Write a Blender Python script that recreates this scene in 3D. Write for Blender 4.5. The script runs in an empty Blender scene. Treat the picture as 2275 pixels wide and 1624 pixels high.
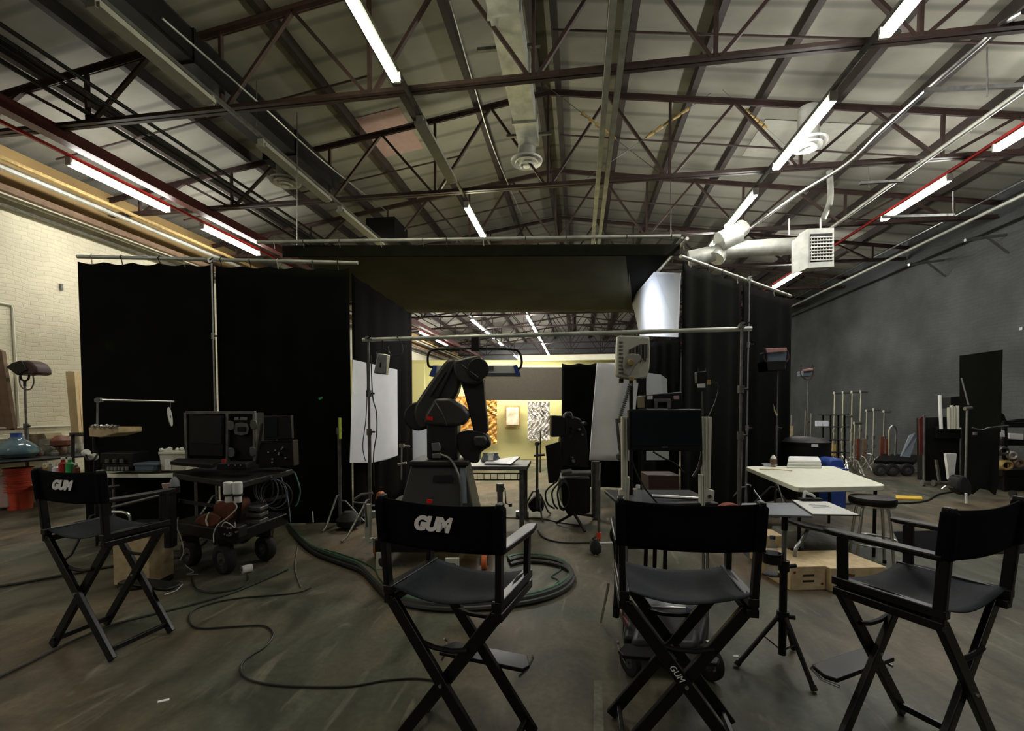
import bpy, bmesh, math, random
from mathutils import Vector, Matrix
random.seed(7)
scene = bpy.context.scene
COL = scene.collection
R = math.radians
# ---------------------------------------------------------------- camera
FPX, CX, CY = 1020.0, 1137.5, 942.0
CAMH, YAW, PIT = 1.5, R(8.26), R(1.9)
cam_d = bpy.data.cameras.new('camera'); cam = bpy.data.objects.new('camera', cam_d); COL.objects.link(cam)
cam_d.sensor_width = 36; cam_d.lens = FPX/2275*36; cam_d.shift_y = (CY-812)/2275
cam_d.clip_end = 200
cam.location = (0, 0, CAMH); cam.rotation_euler = (R(90)-PIT, 0, YAW)
scene.camera = cam
scene.view_settings.view_transform = 'Standard'; scene.view_settings.exposure = .9
FW = Vector((-math.sin(YAW), math.cos(YAW), 0)); RT = Vector((math.cos(YAW), math.sin(YAW), 0))
def ray(px, py):
    x = (px-CX)/FPX; y = (CY-py)/FPX
    return x, math.cos(PIT)+math.sin(PIT)*y, y*math.cos(PIT)-math.sin(PIT)
def W(px, py, d):                 # world point measured at forward distance d
    x, f, u = ray(px, py); k = d/f
    return RT*(x*k)+FW*d+Vector((0, 0, CAMH+u*k))
def Z(px, py, z=0.0):             # world point measured at height z
    x, f, u = ray(px, py); k = (z-CAMH)/u
    return RT*(x*k)+FW*(f*k)+Vector((0, 0, z))
def L(X, za, py):                 # point on a lengthwise line X, height z, that stands at image row py
    lo, hi = .5, 60
    for _ in range(50):
        m = (lo+hi)/2; p = Vector((X, m, za))
        d = p.dot(FW)
        if d < .2: lo = m; continue
        cz = d*math.cos(PIT)-(za-CAMH)*math.sin(PIT); cy = (za-CAMH)*math.cos(PIT)+d*math.sin(PIT)
        yy = CY-FPX*cy/cz
        if yy < py: lo = m
        else: hi = m
    return Vector((X, lo, za))
# ---------------------------------------------------------------- materials
def mat(name, col, rough=.6, metal=0, var=.12, scale=8, bump=0, emit=0, alpha=1, trans=0, col2=None, spec=None):
    m = bpy.data.materials.new(name); m.use_nodes = True
    n = m.node_tree.nodes; l = m.node_tree.links; b = n['Principled BSDF']
    tc = n.new('ShaderNodeTexCoord'); no = n.new('ShaderNodeTexNoise'); no.inputs['Scale'].default_value = scale
    no.inputs['Detail'].default_value = 5
    l.new(tc.outputs['Object'], no.inputs['Vector'])
    r = n.new('ShaderNodeValToRGB'); c = Vector(col)
    c2 = Vector(col2) if col2 else c
    r.color_ramp.elements[0].position = .3; r.color_ramp.elements[1].position = .7
    r.color_ramp.elements[0].color = (*(c*(1-var)), 1); r.color_ramp.elements[1].color = (*(c2*(1+var)), 1)
    l.new(no.outputs['Fac'], r.inputs['Fac']); l.new(r.outputs['Color'], b.inputs['Base Color'])
    b.inputs['Roughness'].default_value = rough; b.inputs['Metallic'].default_value = metal
    if spec is not None: b.inputs['Specular IOR Level'].default_value = spec
    if bump:
        bp = n.new('ShaderNodeBump'); bp.inputs['Strength'].default_value = bump
        l.new(no.outputs['Fac'], bp.inputs['Height']); l.new(bp.outputs['Normal'], b.inputs['Normal'])
    if emit:
        l.new(r.outputs['Color'], b.inputs['Emission Color']); b.inputs['Emission Strength'].default_value = emit
    if trans: b.inputs['Transmission Weight'].default_value = trans
    if alpha < 1: b.inputs['Alpha'].default_value = alpha
    return m
M = {}
def mm(k, *a, **kw): M[k] = mat(k, *a, **kw)
mm('black_wood', (.0035,.0035,.004), .34, var=.3, scale=30, spec=.4)
mm('black_canvas', (.0028,.0028,.0045), .95, var=.3, scale=120, bump=.2, spec=.1)
mm('seat_canvas', (.010,.0135,.018), .8, var=.25, scale=90, bump=.2, spec=.3)
mm('letter', (.85,.80,.78), .8, var=.04)
mm('drape_dark', (.0014,.0014,.0012), .95, var=.3, spec=.03)
mm('drape', (.0034,.0034,.0028), .95, var=.3, scale=3, spec=.05)
mm('drape_grey', (.0060,.0061,.0050), .95, var=.3, scale=2, spec=.05)
mm('overhead', (.06,.056,.036), .95, var=.2, scale=1.2, spec=.05)
mm('white_cloth', (.80,.80,.84), .9, var=.08, scale=2, bump=.1)
mm('white_panel', (.68,.72,.80), .8, var=.05, scale=1)
mm('chrome', (.6,.6,.58), .28, 1, var=.1)
mm('steel', (.35,.35,.34), .4, 1, var=.2)
mm('dull_steel', (.16,.16,.15), .45, .8, var=.3, scale=12)
mm('galv', (.50,.51,.46), .42, .35, var=.25, scale=5)
mm('truss', (.042,.022,.018), .6, var=.35, scale=6)
mm('purlin', (.026,.018,.015), .7, var=.3, scale=3)
mm('black_metal', (.004,.004,.004), .5, var=.3, spec=.3)
mm('black_plastic', (.005,.005,.005), .5, var=.3, spec=.3)
mm('robot', (.036,.037,.033), .42, var=.15, scale=4)
mm('robot_dark', (.010,.010,.0095), .5, var=.2)
mm('rubber', (.008,.008,.008), .8, var=.3, bump=.2, scale=40)
mm('white_plastic', (.75,.75,.72), .5, var=.05)
mm('offwhite', (.62,.61,.50), .5, var=.05)
mm('fixture_white', (.36,.36,.31), .5, var=.1)
mm('tube', (1,.98,.92), .5, var=0, emit=56)
mm('tube_yellow', (1,.97,.70), .5, var=0, emit=48)
mm('table_top', (.80,.80,.66), .5, var=.05, scale=12)
mm('red_paint', (.35,.012,.010), .5, var=.2)
mm('maroon', (.10,.014,.012), .5, var=.3)
mm('orange', (.60,.07,.03), .5, var=.15, scale=10)
mm('rust', (.22,.04,.02), .6, var=.2)
mm('orange_bag', (.55,.12,.03), .6, var=.2)
mm('blue', (.02,.06,.28), .6, var=.2)
mm('valance', (.012,.012,.008), .95, var=.2, spec=.05)
mm('blue_grey', (.10,.13,.17), .55, var=.1)
mm('slate', (.14,.165,.20), .4, var=.1, scale=5)
mm('plywood', (.50,.37,.20), .6, var=.1, scale=14, col2=(.58,.46,.28))
mm('pine', (.58,.44,.24), .6, var=.08, scale=10)
mm('brown_wood', (.16,.10,.06), .7, var=.25, scale=8)
mm('leather', (.13,.035,.014), .55, var=.4, scale=14, bump=.3)
mm('screen', (.020,.020,.018), .18, var=.1)
mm('screen_blue', (.004,.006,.009), .12, var=.3)
mm('yellow_wall', (.50,.46,.20), .9, var=.04, scale=.8)
mm('brown_board', (.036,.030,.022), .9, var=.12, scale=20)
mm('gold', (.70,.36,.09), .35, .4, var=.7, scale=14, bump=1)
mm('silver_foil', (.62,.58,.52), .35, .35, var=.85, scale=6, bump=1)
mm('picture', (.60,.45,.25), .8, var=.25, scale=4, col2=(.8,.72,.6))
mm('glass_blue', (.10,.17,.20), .08, var=.1, alpha=.8)
mm('glass', (.25,.24,.20), .08, var=.2, alpha=.6)
mm('clear_plastic', (.5,.53,.55), .1, var=.1, alpha=.35)
mm('green_cable', (.02,.09,.045), .5, var=.4, scale=20)
mm('black_cable', (.010,.011,.008), .5, var=.3)
mm('white_cable', (.45,.43,.38), .5, var=.1)
mm('teal_cable', (.10,.22,.20), .5, var=.1)
mm('pink_head', (.34,.17,.17), .5, var=.15)
mm('maroon_head', (.035,.013,.011), .5, var=.2)
mm('tan_band', (.33,.22,.09), .8, var=.15, scale=1)
mm('paper', (.85,.85,.83), .8, var=.05, scale=6)
mm('yellow_tape', (.65,.43,.05), .7, var=.1)
mm('lime', (.45,.6,.04), .7, var=.1)
mm('green', (.03,.35,.10), .5, var=.2)
mm('indicator', (.6,.01,.01), .4, var=.2, emit=.03)
mm('tape_worn', (.13,.12,.095), .8, var=.3, scale=30)
mm('cardboard', (.30,.24,.14), .8, var=.1)
mm('grille_dark', (.02,.02,.02), .6)
mm('pink_patch', (.42,.28,.27), .9, var=.06)
mm('wire_yellow', (.40,.28,.10), .7, var=.3, scale=20)
def nodes_of(m): return m.node_tree.nodes, m.node_tree.links
def floor_material():
    m = bpy.data.materials.new('concrete_floor'); m.use_nodes = True; n, l = nodes_of(m); b = n['Principled BSDF']
    tc = n.new('ShaderNodeTexCoord')
    def nz(s, d, w=0, st=(1,1,1), rot=0):
        mp = n.new('ShaderNodeMapping'); mp.inputs['Scale'].default_value = st; mp.inputs['Rotation'].default_value = (0,0,rot)
        l.new(tc.outputs['Object'], mp.inputs['Vector'])
        x = n.new('ShaderNodeTexNoise'); x.inputs['Scale'].default_value = s; x.inputs['Detail'].default_value = d
        x.inputs['Distortion'].default_value = w; l.new(mp.outputs['Vector'], x.inputs['Vector']); return x
    big, mid, fine = nz(.7, 6, .6), nz(2.6, 9, 1.2, (1,.45,1), .6), nz(28, 6, .5)
    scr = nz(3.5, 12, 2.5, (1,.25,1), -.8)
    r1 = n.new('ShaderNodeValToRGB'); e = r1.color_ramp.elements
    e[0].position = .34; e[0].color = (.034,.033,.024,1); e[1].position = .66; e[1].color = (.122,.112,.086,1)
    l.new(mid.outputs['Fac'], r1.inputs['Fac'])
    r2 = n.new('ShaderNodeValToRGB'); e = r2.color_ramp.elements
    e[0].position = .40; e[0].color = (.78,.88,.82,1); e[1].position = .62; e[1].color = (1.28,1.02,.84,1)
    l.new(big.outputs['Fac'], r2.inputs['Fac'])
    mx = n.new('ShaderNodeMix'); mx.data_type = 'RGBA'; mx.blend_type = 'MULTIPLY'; mx.inputs[0].default_value = 1
    l.new(r1.outputs['Color'], mx.inputs[6]); l.new(r2.outputs['Color'], mx.inputs[7])
    r3 = n.new('ShaderNodeValToRGB'); e = r3.color_ramp.elements
    e[0].position = .60; e[0].color = (0,0,0,1); e[1].position = .72; e[1].color = (.7,.7,.7,1)
    l.new(scr.outputs['Fac'], r3.inputs['Fac'])
    mx2 = n.new('ShaderNodeMix'); mx2.data_type = 'RGBA'; mx2.inputs[7].default_value = (.19,.17,.13,1)
    l.new(r3.outputs['Color'], mx2.inputs[0]); l.new(mx.outputs[2], mx2.inputs[6])
    r4 = n.new('ShaderNodeValToRGB'); e = r4.color_ramp.elements
    e[0].position = .30; e[0].color = (.7,.7,.7,1); e[1].position = .7; e[1].color = (1.2,1.2,1.2,1)
    l.new(fine.outputs['Fac'], r4.inputs['Fac'])
    mx3 = n.new('ShaderNodeMix'); mx3.data_type = 'RGBA'; mx3.blend_type = 'MULTIPLY'; mx3.inputs[0].default_value = .6
    l.new(mx2.outputs[2], mx3.inputs[6]); l.new(r4.outputs['Color'], mx3.inputs[7])
    l.new(mx3.outputs[2], b.inputs['Base Color'])
    b.inputs['Roughness'].default_value = .55; b.inputs['Specular IOR Level'].default_value = .35
    bp = n.new('ShaderNodeBump'); bp.inputs['Strength'].default_value = .08
    l.new(fine.outputs['Fac'], bp.inputs['Height']); l.new(bp.outputs['Normal'], b.inputs['Normal'])
    return m
def brick_material(name, c1, c2, cm, bump, axis='YZ', noise=.15):
    m = bpy.data.materials.new(name); m.use_nodes = True; n, l = nodes_of(m); b = n['Principled BSDF']
    tc = n.new('ShaderNodeTexCoord'); sp = n.new('ShaderNodeSeparateXYZ'); cb = n.new('ShaderNodeCombineXYZ')
    l.new(tc.outputs['Object'], sp.inputs[0])
    l.new(sp.outputs[0 if axis[0] == 'X' else 1], cb.inputs[0]); l.new(sp.outputs[2], cb.inputs[1])
    no = n.new('ShaderNodeTexNoise'); no.inputs['Scale'].default_value = 1.3; no.inputs['Detail'].default_value = 8
    l.new(tc.outputs['Object'], no.inputs['Vector'])
    ad = n.new('ShaderNodeVectorMath'); ad.operation = 'MULTIPLY_ADD'
    l.new(no.outputs['Color'], ad.inputs[0]); ad.inputs[1].default_value = (.3,.3,.3); l.new(cb.outputs[0], ad.inputs[2])
    br = n.new('ShaderNodeTexBrick'); br.inputs['Scale'].default_value = 1; br.inputs['Brick Width'].default_value = .22
    br.inputs['Row Height'].default_value = .075; br.inputs['Mortar Size'].default_value = .008; br.inputs['Mortar Smooth'].default_value = .6
    br.inputs['Color1'].default_value = (*c1,1); br.inputs['Color2'].default_value = (*c2,1); br.inputs['Mortar'].default_value = (*cm,1)
    l.new(ad.outputs[0], br.inputs['Vector'])
    n2 = n.new('ShaderNodeTexNoise'); n2.inputs['Scale'].default_value = .8; n2.inputs['Detail'].default_value = 10
    l.new(tc.outputs['Object'], n2.inputs['Vector'])
    r = n.new('ShaderNodeValToRGB'); e = r.color_ramp.elements
    e[0].position = .3; e[0].color = (1-noise*1.6,)*3+(1,); e[1].position = .7; e[1].color = (1+noise,)*3+(1,)
    l.new(n2.outputs['Fac'], r.inputs['Fac'])
    mx = n.new('ShaderNodeMix'); mx.data_type = 'RGBA'; mx.blend_type = 'MULTIPLY'; mx.inputs[0].default_value = 1
    l.new(br.outputs['Color'], mx.inputs[6]); l.new(r.outputs['Color'], mx.inputs[7]); l.new(mx.outputs[2], b.inputs['Base Color'])
    bp = n.new('ShaderNodeBump'); bp.inputs['Strength'].default_value = bump; bp.inputs['Distance'].default_value = .02
    iv = n.new('ShaderNodeMath'); iv.operation = 'MULTIPLY_ADD'; iv.inputs[1].default_value = -1; l.new(br.outputs['Fac'], iv.inputs[0]); l.new(no.outputs['Fac'], iv.inputs[2])
    l.new(iv.outputs[0], bp.inputs['Height']); l.new(bp.outputs['Normal'], b.inputs['Normal'])
    b.inputs['Roughness'].default_value = .7; b.inputs['Specular IOR Level'].default_value = .3
    return m
M['floor'] = floor_material()
M['white_brick'] = brick_material('white_painted_brick', (.66,.61,.45), (.61,.57,.42), (.60,.555,.41), .4)
M['dark_brick'] = brick_material('dark_painted_block', (.068,.073,.072), (.062,.067,.066), (.054,.058,.058), .25, noise=.3)
M['far_wall'] = brick_material('far_wall_paint', (.20,.21,.22), (.19,.20,.21), (.16,.17,.18), .2, 'XZ')
def deck_material():
    m = bpy.data.materials.new('roof_deck'); m.use_nodes = True; n, l = nodes_of(m); b = n['Principled BSDF']
    tc = n.new('ShaderNodeTexCoord'); mp = n.new('ShaderNodeMapping'); mp.inputs['Scale'].default_value = (.6,.9,1)
    l.new(tc.outputs['Object'], mp.inputs['Vector'])
    no = n.new('ShaderNodeTexNoise'); no.inputs['Scale'].default_value = 1.1; no.inputs['Detail'].default_value = 8; l.new(mp.outputs[0], no.inputs['Vector'])
    r = n.new('ShaderNodeValToRGB'); e = r.color_ramp.elements
    e[0].position = .35; e[0].color = (.19,.183,.15,1); e[1].position = .65; e[1].color = (.29,.28,.235,1)
    l.new(no.outputs['Fac'], r.inputs['Fac'])
    wv = n.new('ShaderNodeTexWave'); wv.wave_type = 'BANDS'; wv.bands_direction = 'Y'; wv.inputs['Scale'].default_value = .52; wv.inputs['Distortion'].default_value = .3
    l.new(tc.outputs['Object'], wv.inputs['Vector'])
    r2 = n.new('ShaderNodeValToRGB'); e = r2.color_ramp.elements
    e[0].position = 0; e[0].color = (.6,.6,.6,1); e[1].position = .12; e[1].color = (1,1,1,1)
    l.new(wv.outputs['Fac'], r2.inputs['Fac'])
    mx = n.new('ShaderNodeMix'); mx.data_type = 'RGBA'; mx.blend_type = 'MULTIPLY'; mx.inputs[0].default_value = 1
    l.new(r.outputs['Color'], mx.inputs[6]); l.new(r2.outputs['Color'], mx.inputs[7]); l.new(mx.outputs[2], b.inputs['Base Color'])
    b.inputs['Roughness'].default_value = .8
    return m
M['deck'] = deck_material()
# ---------------------------------------------------------------- mesh building
class MB:
    def __init__(s): s.v = []; s.f = []
    def add(s, vs, fs):
        o = len(s.v); s.v += [Vector(p) for p in vs]; s.f += [tuple(i+o for i in f) for f in fs]; return s
    def box(s, c, d, rz=0, rx=0, ry=0):
        m = Matrix.Translation(Vector(c)) @ Matrix.Rotation(rz,4,'Z') @ Matrix.Rotation(ry,4,'Y') @ Matrix.Rotation(rx,4,'X')
        x, y, z = d[0]/2, d[1]/2, d[2]/2
        return s.add([m @ Vector(p) for p in [(-x,-y,-z),(x,-y,-z),(x,y,-z),(-x,y,-z),(-x,-y,z),(x,-y,z),(x,y,z),(-x,y,z)]],
                     [(0,3,2,1),(4,5,6,7),(0,1,5,4),(1,2,6,5),(2,3,7,6),(3,0,4,7)])
    def bar(s, p, q, w, h, up=(0,0,1), w2=None, h2=None):
        p = Vector(p); q = Vector(q); d = (q-p).normalized(); u = Vector(up)
        if abs(d.dot(u)) > .98: u = Vector((0,1,0)) if abs(d.y) < .9 else Vector((1,0,0))
        a = d.cross(u).normalized(); b = a.cross(d).normalized(); w2 = w2 or w; h2 = h2 or h; vs = []
        for c, ww, hh in ((p,w,h),(q,w2,h2)):
            for i, j in ((-1,-1),(1,-1),(1,1),(-1,1)): vs.append(c+a*i*ww/2+b*j*hh/2)
        return s.add(vs, [(0,3,2,1),(4,5,6,7),(0,1,5,4),(1,2,6,5),(2,3,7,6),(3,0,4,7)])
    def tube(s, p, q, r, n=10, r2=None): return s.path([p, q], r, n, r2=r2)
    def path(s, pts, r, n=8, r2=None, closed=False):
        P = [Vector(p) for p in pts]; k = len(P); vs = []; prev = None
        for i, p in enumerate(P):
            if closed: d = P[(i+1) % k]-P[i-1]
            else: d = (P[min(i+1,k-1)]-P[max(i-1,0)])
            d.normalize()
            if prev is None:
                u = Vector((0,0,1)) if abs(d.z) < .9 else Vector((1,0,0))
                a = d.cross(u).normalized()
            else:
                a = prev-d*prev.dot(d)
                a = a.normalized() if a.length > 1e-6 else d.cross(Vector((0,0,1))).normalized()
            prev = a; b = d.cross(a).normalized(); rr = r if r2 is None else r+(r2-r)*i/(k-1)
            for j in range(n):
                t = 2*math.pi*j/n; vs.append(p+a*math.cos(t)*rr+b*math.sin(t)*rr)
        fs = []
        for i in range(k if closed else k-1):
            for j in range(n):
                a0 = i*n+j; a1 = i*n+(j+1) % n; b0 = ((i+1) % k)*n+j; b1 = ((i+1) % k)*n+(j+1) % n
                fs.append((a0,a1,b1,b0))
        if not closed: fs += [tuple(range(n))[::-1], tuple((k-1)*n+j for j in range(n))]
        return s.add(vs, fs)
    def lathe(s, prof, c=(0,0,0), n=24, m=None, cap=True):
        c = Vector(c); vs = []; m = m or Matrix.Identity(3); k = len(prof)
        for r, z in prof:
            for j in range(n):
                t = 2*math.pi*j/n; vs.append(c+m @ Vector((r*math.cos(t), r*math.sin(t), z)))
        fs = [(i*n+j, i*n+(j+1) % n, (i+1)*n+(j+1) % n, (i+1)*n+j) for i in range(k-1) for j in range(n)]
        if cap: fs += [tuple(range(n))[::-1], tuple((k-1)*n+j for j in range(n))]
        return s.add(vs, fs)
    def prism(s, pts, t):            # polygon of 3D points swept by vector t
        P = [Vector(p) for p in pts]; k = len(P); t = Vector(t)
        return s.add(P+[p+t for p in P], [tuple(range(k))[::-1], tuple(range(k,2*k))]+[(i,(i+1) % k,k+(i+1) % k,k+i) for i in range(k)])
    def grid(s, fn, nu, nv):
        vs = [fn(i/nu, j/nv) for j in range(nv+1) for i in range(nu+1)]
        return s.add(vs, [(j*(nu+1)+i, j*(nu+1)+i+1, (j+1)*(nu+1)+i+1, (j+1)*(nu+1)+i) for j in range(nv) for i in range(nu)])
ROOTM = {}
def tagp(o, label=None, cat=None, group=None, kind=None):
    if label: o['label'] = label
    if cat: o['category'] = cat
    if group: o['group'] = group
    if kind: o['kind'] = kind
    return o
def rootof(o):
    while o.parent: o = o.parent
    return o
def build(name, mb, m, parent=None, local=False, smooth=True, bevel=0, label=None, solid=0):
    me = bpy.data.meshes.new(name); vs = mb.v
    org = Vector((0,0,0))
    if parent is not None:
        if not local:
            inv = ROOTM[rootof(parent).name].inverted(); vs = [inv @ v for v in vs]
    elif not local:
        xs = [v.x for v in vs]; ys = [v.y for v in vs]; zs = [v.z for v in vs]
        org = Vector(((min(xs)+max(xs))/2, (min(ys)+max(ys))/2, min(zs))); vs = [v-org for v in vs]
    me.from_pydata([tuple(v) for v in vs], [], mb.f); me.update()
    b = bmesh.new(); b.from_mesh(me); bmesh.ops.recalc_face_normals(b, faces=b.faces[:]); b.to_mesh(me); b.free()
    me.materials.append(M[m] if isinstance(m, str) else m)
    if smooth:
        me.polygons.foreach_set('use_smooth', [True]*len(me.polygons)); me.set_sharp_from_angle(angle=R(38))
    o = bpy.data.objects.new(name, me); COL.objects.link(o); o.location = org
    if parent is not None: o.parent = parent
    else: ROOTM[o.name] = Matrix.Translation(org)
    if bevel:
        bv = o.modifiers.new('bevel','BEVEL'); bv.width = bevel; bv.segments = 2; bv.limit_method = 'ANGLE'
    if solid:
        sd = o.modifiers.new('thickness','SOLIDIFY'); sd.thickness = solid; sd.offset = 0
    if label: o['label'] = label
    return o
def thing(name, label, cat, loc=(0,0,0), rz=0, group=None):
    o = bpy.data.objects.new(name, None); COL.objects.link(o); o.location = loc; o.rotation_euler = (0,0,rz); o.empty_display_size = .1
    ROOTM[o.name] = Matrix.Translation(Vector(loc)) @ Matrix.Rotation(rz,4,'Z')
    return tagp(o, label, cat, group)
def single(name, mb, m, label, cat, group=None, kind=None, **kw):
    return tagp(build(name, mb, m, None, **kw), label, cat, group, kind)
def struct(name, mb, m, **kw):
    o = build(name, mb, m, None, **kw); o['kind'] = 'structure'; return o
def copy_tree(o, parent=None, keep=True):
    c = o.copy(); COL.objects.link(c)
    if parent is not None: c.parent = parent
    for ch in list(o.children): copy_tree(ch, c)
    if parent is None: ROOTM[c.name] = ROOTM[o.name]
    return c
def smoothpath(pts, k=8, closed=False):
    P = [Vector(p) for p in pts]; out = []; n = len(P)
    for i in range(n-1 if not closed else n):
        p0 = P[i-1] if (i > 0 or closed) else P[0]; p1 = P[i]; p2 = P[(i+1) % n]; p3 = P[(i+2) % n] if (i+2 < n or closed) else P[-1]
        for j in range(k):
            t = j/k
            out.append(.5*((2*p1)+(p2-p0)*t+(2*p0-5*p1+4*p2-p3)*t*t+(3*p1-p0-3*p2+p3)*t**3))
    if not closed: out.append(P[-1])
    return out
def text_mesh(s, size, m, name, parent, mtx, shear=.2, offset=.0, extrude=.0015, space=1.0):
    cu = bpy.data.curves.new('lettering','FONT'); cu.body = s; cu.size = size; cu.shear = shear; cu.offset = offset; cu.extrude = extrude
    cu.align_x = 'CENTER'; cu.align_y = 'CENTER'; cu.space_character = space; cu.resolution_u = 4
    t = bpy.data.objects.new('lettering', cu); COL.objects.link(t)
    dg = bpy.context.evaluated_depsgraph_get(); me = bpy.data.meshes.new_from_object(t.evaluated_get(dg))
    bpy.data.objects.remove(t); bpy.data.curves.remove(cu)
    me.transform(mtx); me.materials.clear(); me.materials.append(M[m])
    o = bpy.data.objects.new(name, me); COL.objects.link(o); o.parent = parent
    return o
ORD = ['first','second','third','fourth','fifth','sixth','seventh','eighth','ninth','tenth','eleventh','twelfth','thirteenth','fourteenth']
# ================================================================ ROOM SHELL
XL, XR, XRIDGE, YB, YF = -9.5, 8.5, -.55, -7.0, 36.0
ZE, ZR = 5.85, 7.15
def roofz(x): return ZR-(ZR-ZE)*abs(x-XRIDGE)/9.0
struct('floor', MB().box(((XL+XR)/2,(YB+YF)/2,-.05),(XR-XL+.4,YF-YB+.4,.1)), 'floor', smooth=False, local=True)
struct('wall_left', MB().box((XL-.1,(YB+YF)/2,2.6),(.2,YF-YB,5.2)), 'white_brick', smooth=False, local=True)
struct('wall_right', MB().box((XR+.1,(YB+YF)/2,3),(.2,YF-YB,6.0)), 'dark_brick', smooth=False, local=True)
struct('wall_far', MB().box(((XL+XR)/2,YF+.1,3.6),(XR-XL+.4,.2,7.2)), 'far_wall', smooth=False, local=True)
struct('wall_near', MB().box(((XL+XR)/2,YB-.1,3.6),(XR-XL+.4,.2,7.2)), 'far_wall', smooth=False, local=True)
struct('trim_1', MB().box((XL-.06,(YB+YF)/2,5.52),(.24,YF-YB,.66)), 'tan_band', smooth=False)
for x0, x1 in ((XL-.2,XRIDGE),(XRIDGE,XR+.2)):
    z0, z1 = roofz(x0)+.12, roofz(x1)+.12; mb = MB()
    mb.prism([(x0,YB,z0),(x1,YB,z1),(x1,YB,z1+.1),(x0,YB,z0+.1)], (0,YF-YB,0))
    struct('ceiling', mb, 'deck', smooth=False, local=True)
single('roof_patch', MB().prism([(-4.2,8.0,roofz(-4.2)+.115),(-3.2,8.0,roofz(-3.2)+.115),(-3.2,9.3,roofz(-3.2)+.115),(-4.2,9.3,roofz(-4.2)+.115)],(0,0,-.01)), 'pink_patch',
       'faded pink patch on the roof deck left of the central duct', 'patch', smooth=False)
single('roof_patch', MB().prism([(3.3,9.0,roofz(3.3)+.115),(5.2,9.0,roofz(5.2)+.115),(5.2,10.2,roofz(5.2)+.115),(3.3,10.2,roofz(3.3)+.115)],(0,0,-.01)), 'fixture_white',
       'pale patch on the roof deck behind the right round diffuser', 'patch', smooth=False)
# purlins, lengthwise
k = 0
for side, xs in (('left', [-.72-1.12*i for i in range(8)]), ('right', [-.38+1.12*i for i in range(8)])):
    for i, x in enumerate(xs):
        z = roofz(x)+.03
        single('purlin', MB().box((x,(YB+YF)/2,z),(.10,YF-YB,.18)), 'purlin',
               f'{ORD[i]} dark brown purlin {side} of the roof ridge', 'beam', 'lengthwise purlins under the roof deck', smooth=False)
# trusses
ZB = 5.40
TY = [2.9, 5.55, 8.2, 10.85, 13.5, 16.3, 19.1, 21.9, 24.7, 27.5, 30.3, 33.1]
def truss(i, y):
    t = thing('roof_truss', f'{ORD[i]} brown steel roof truss from the camera', 'truss', (XRIDGE,y,ZB), 0, 'brown steel roof trusses')
    b = MB()
    for s in (-1,1): b.box((XRIDGE,y+s*.035,ZB),(XR-XL,.05,.012)).box((XRIDGE,y+s*.012,ZB+.035),(XR-XL,.012,.07))
    build('bottom_chord', b, 'truss', t, smooth=False)
    for s, x1 in ((-1,XL),(1,XR)):
        b = MB()
        for q in (-1,1):
            b.bar((XRIDGE,y+q*.035,roofz(XRIDGE)-.12),(x1,y+q*.035,roofz(x1)-.12),.05,.012)
            b.bar((XRIDGE,y+q*.012,roofz(XRIDGE)-.155),(x1,y+q*.012,roofz(x1)-.155),.012,.07)
        build('top_chord', b, 'truss', t, smooth=False)
    nodes = [XRIDGE+2.05*j for j in range(-4,5)]
    mem = []
    for x in nodes:
        if XL < x < XR: mem.append(((x,ZB+.03),(x,roofz(x)-.15)))
        for s in (-1,1):
            xx = x+s*1.025
            if XL < xx < XR: mem.append(((x+s*.05,ZB+.03),(xx,roofz(xx)-.15)))
    if i < 5:
        for a, c in mem:
            w = MB().bar((a[0],y,a[1]),(c[0],y,c[1]),.04,.05,up=(0,1,0))
            build('web_strut', w, 'truss', t, smooth=False)
    else:
        w = MB()
        for a, c in mem: w.bar((a[0],y,a[1]),(c[0],y,c[1]),.04,.05,up=(0,1,0))
        build('web', w, 'truss', t, smooth=False)
for i, y in enumerate(TY): truss(i, y)
# thin cross rods between the trusses
for i, (y, x0, x1) in enumerate([(4.3,-.4,8.3),(6.9,-.4,8.3),(6.9,-9.0,-3.2),(9.5,-.4,8.3),(9.5,-9.0,-2.4),(12.2,-.4,8.3),(12.2,-9.0,-.7)]):
    zz = [roofz(x0)-.1, roofz(x1)-.1]
    single('bridging_rod', MB().tube((x0,y,zz[0]),(x1,y,zz[1]),.016,6), 'truss',
           f'{ORD[i//2+0 if x0>-1 else i//2]} thin cross rod on the {"right" if x0>-1 else "left"} roof slope, counted from the camera', 'rod', 'thin cross rods between trusses')
# diagonal brace wires with yellow ties
for i, (a, c) in enumerate((((1265,230,7.6),(1395,330,7.9)),((1560,220,8.0),(1400,330,7.9)),((1640,230,8.0),(1720,300,8.4)))):
    p, q = W(*a), W(*c); t = thing('brace_wire', f'thin roof brace wire wrapped in yellow, {["left","middle","right"][i]} of the three right of the ridge', 'wire', p, 0, 'brace wires with yellow wrapping')
    build('wire', MB().tube(p+(p-q)*.4,q+(q-p)*.6,.006,5), 'dull_steel', t)
    d = q-p; b = MB()
    for j in range(5): b.tube(p+d*(.2+.12*j),p+d*(.3+.12*j),.035,7,r2=.02)
    build('wrapping', b, 'wire_yellow', t)
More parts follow.
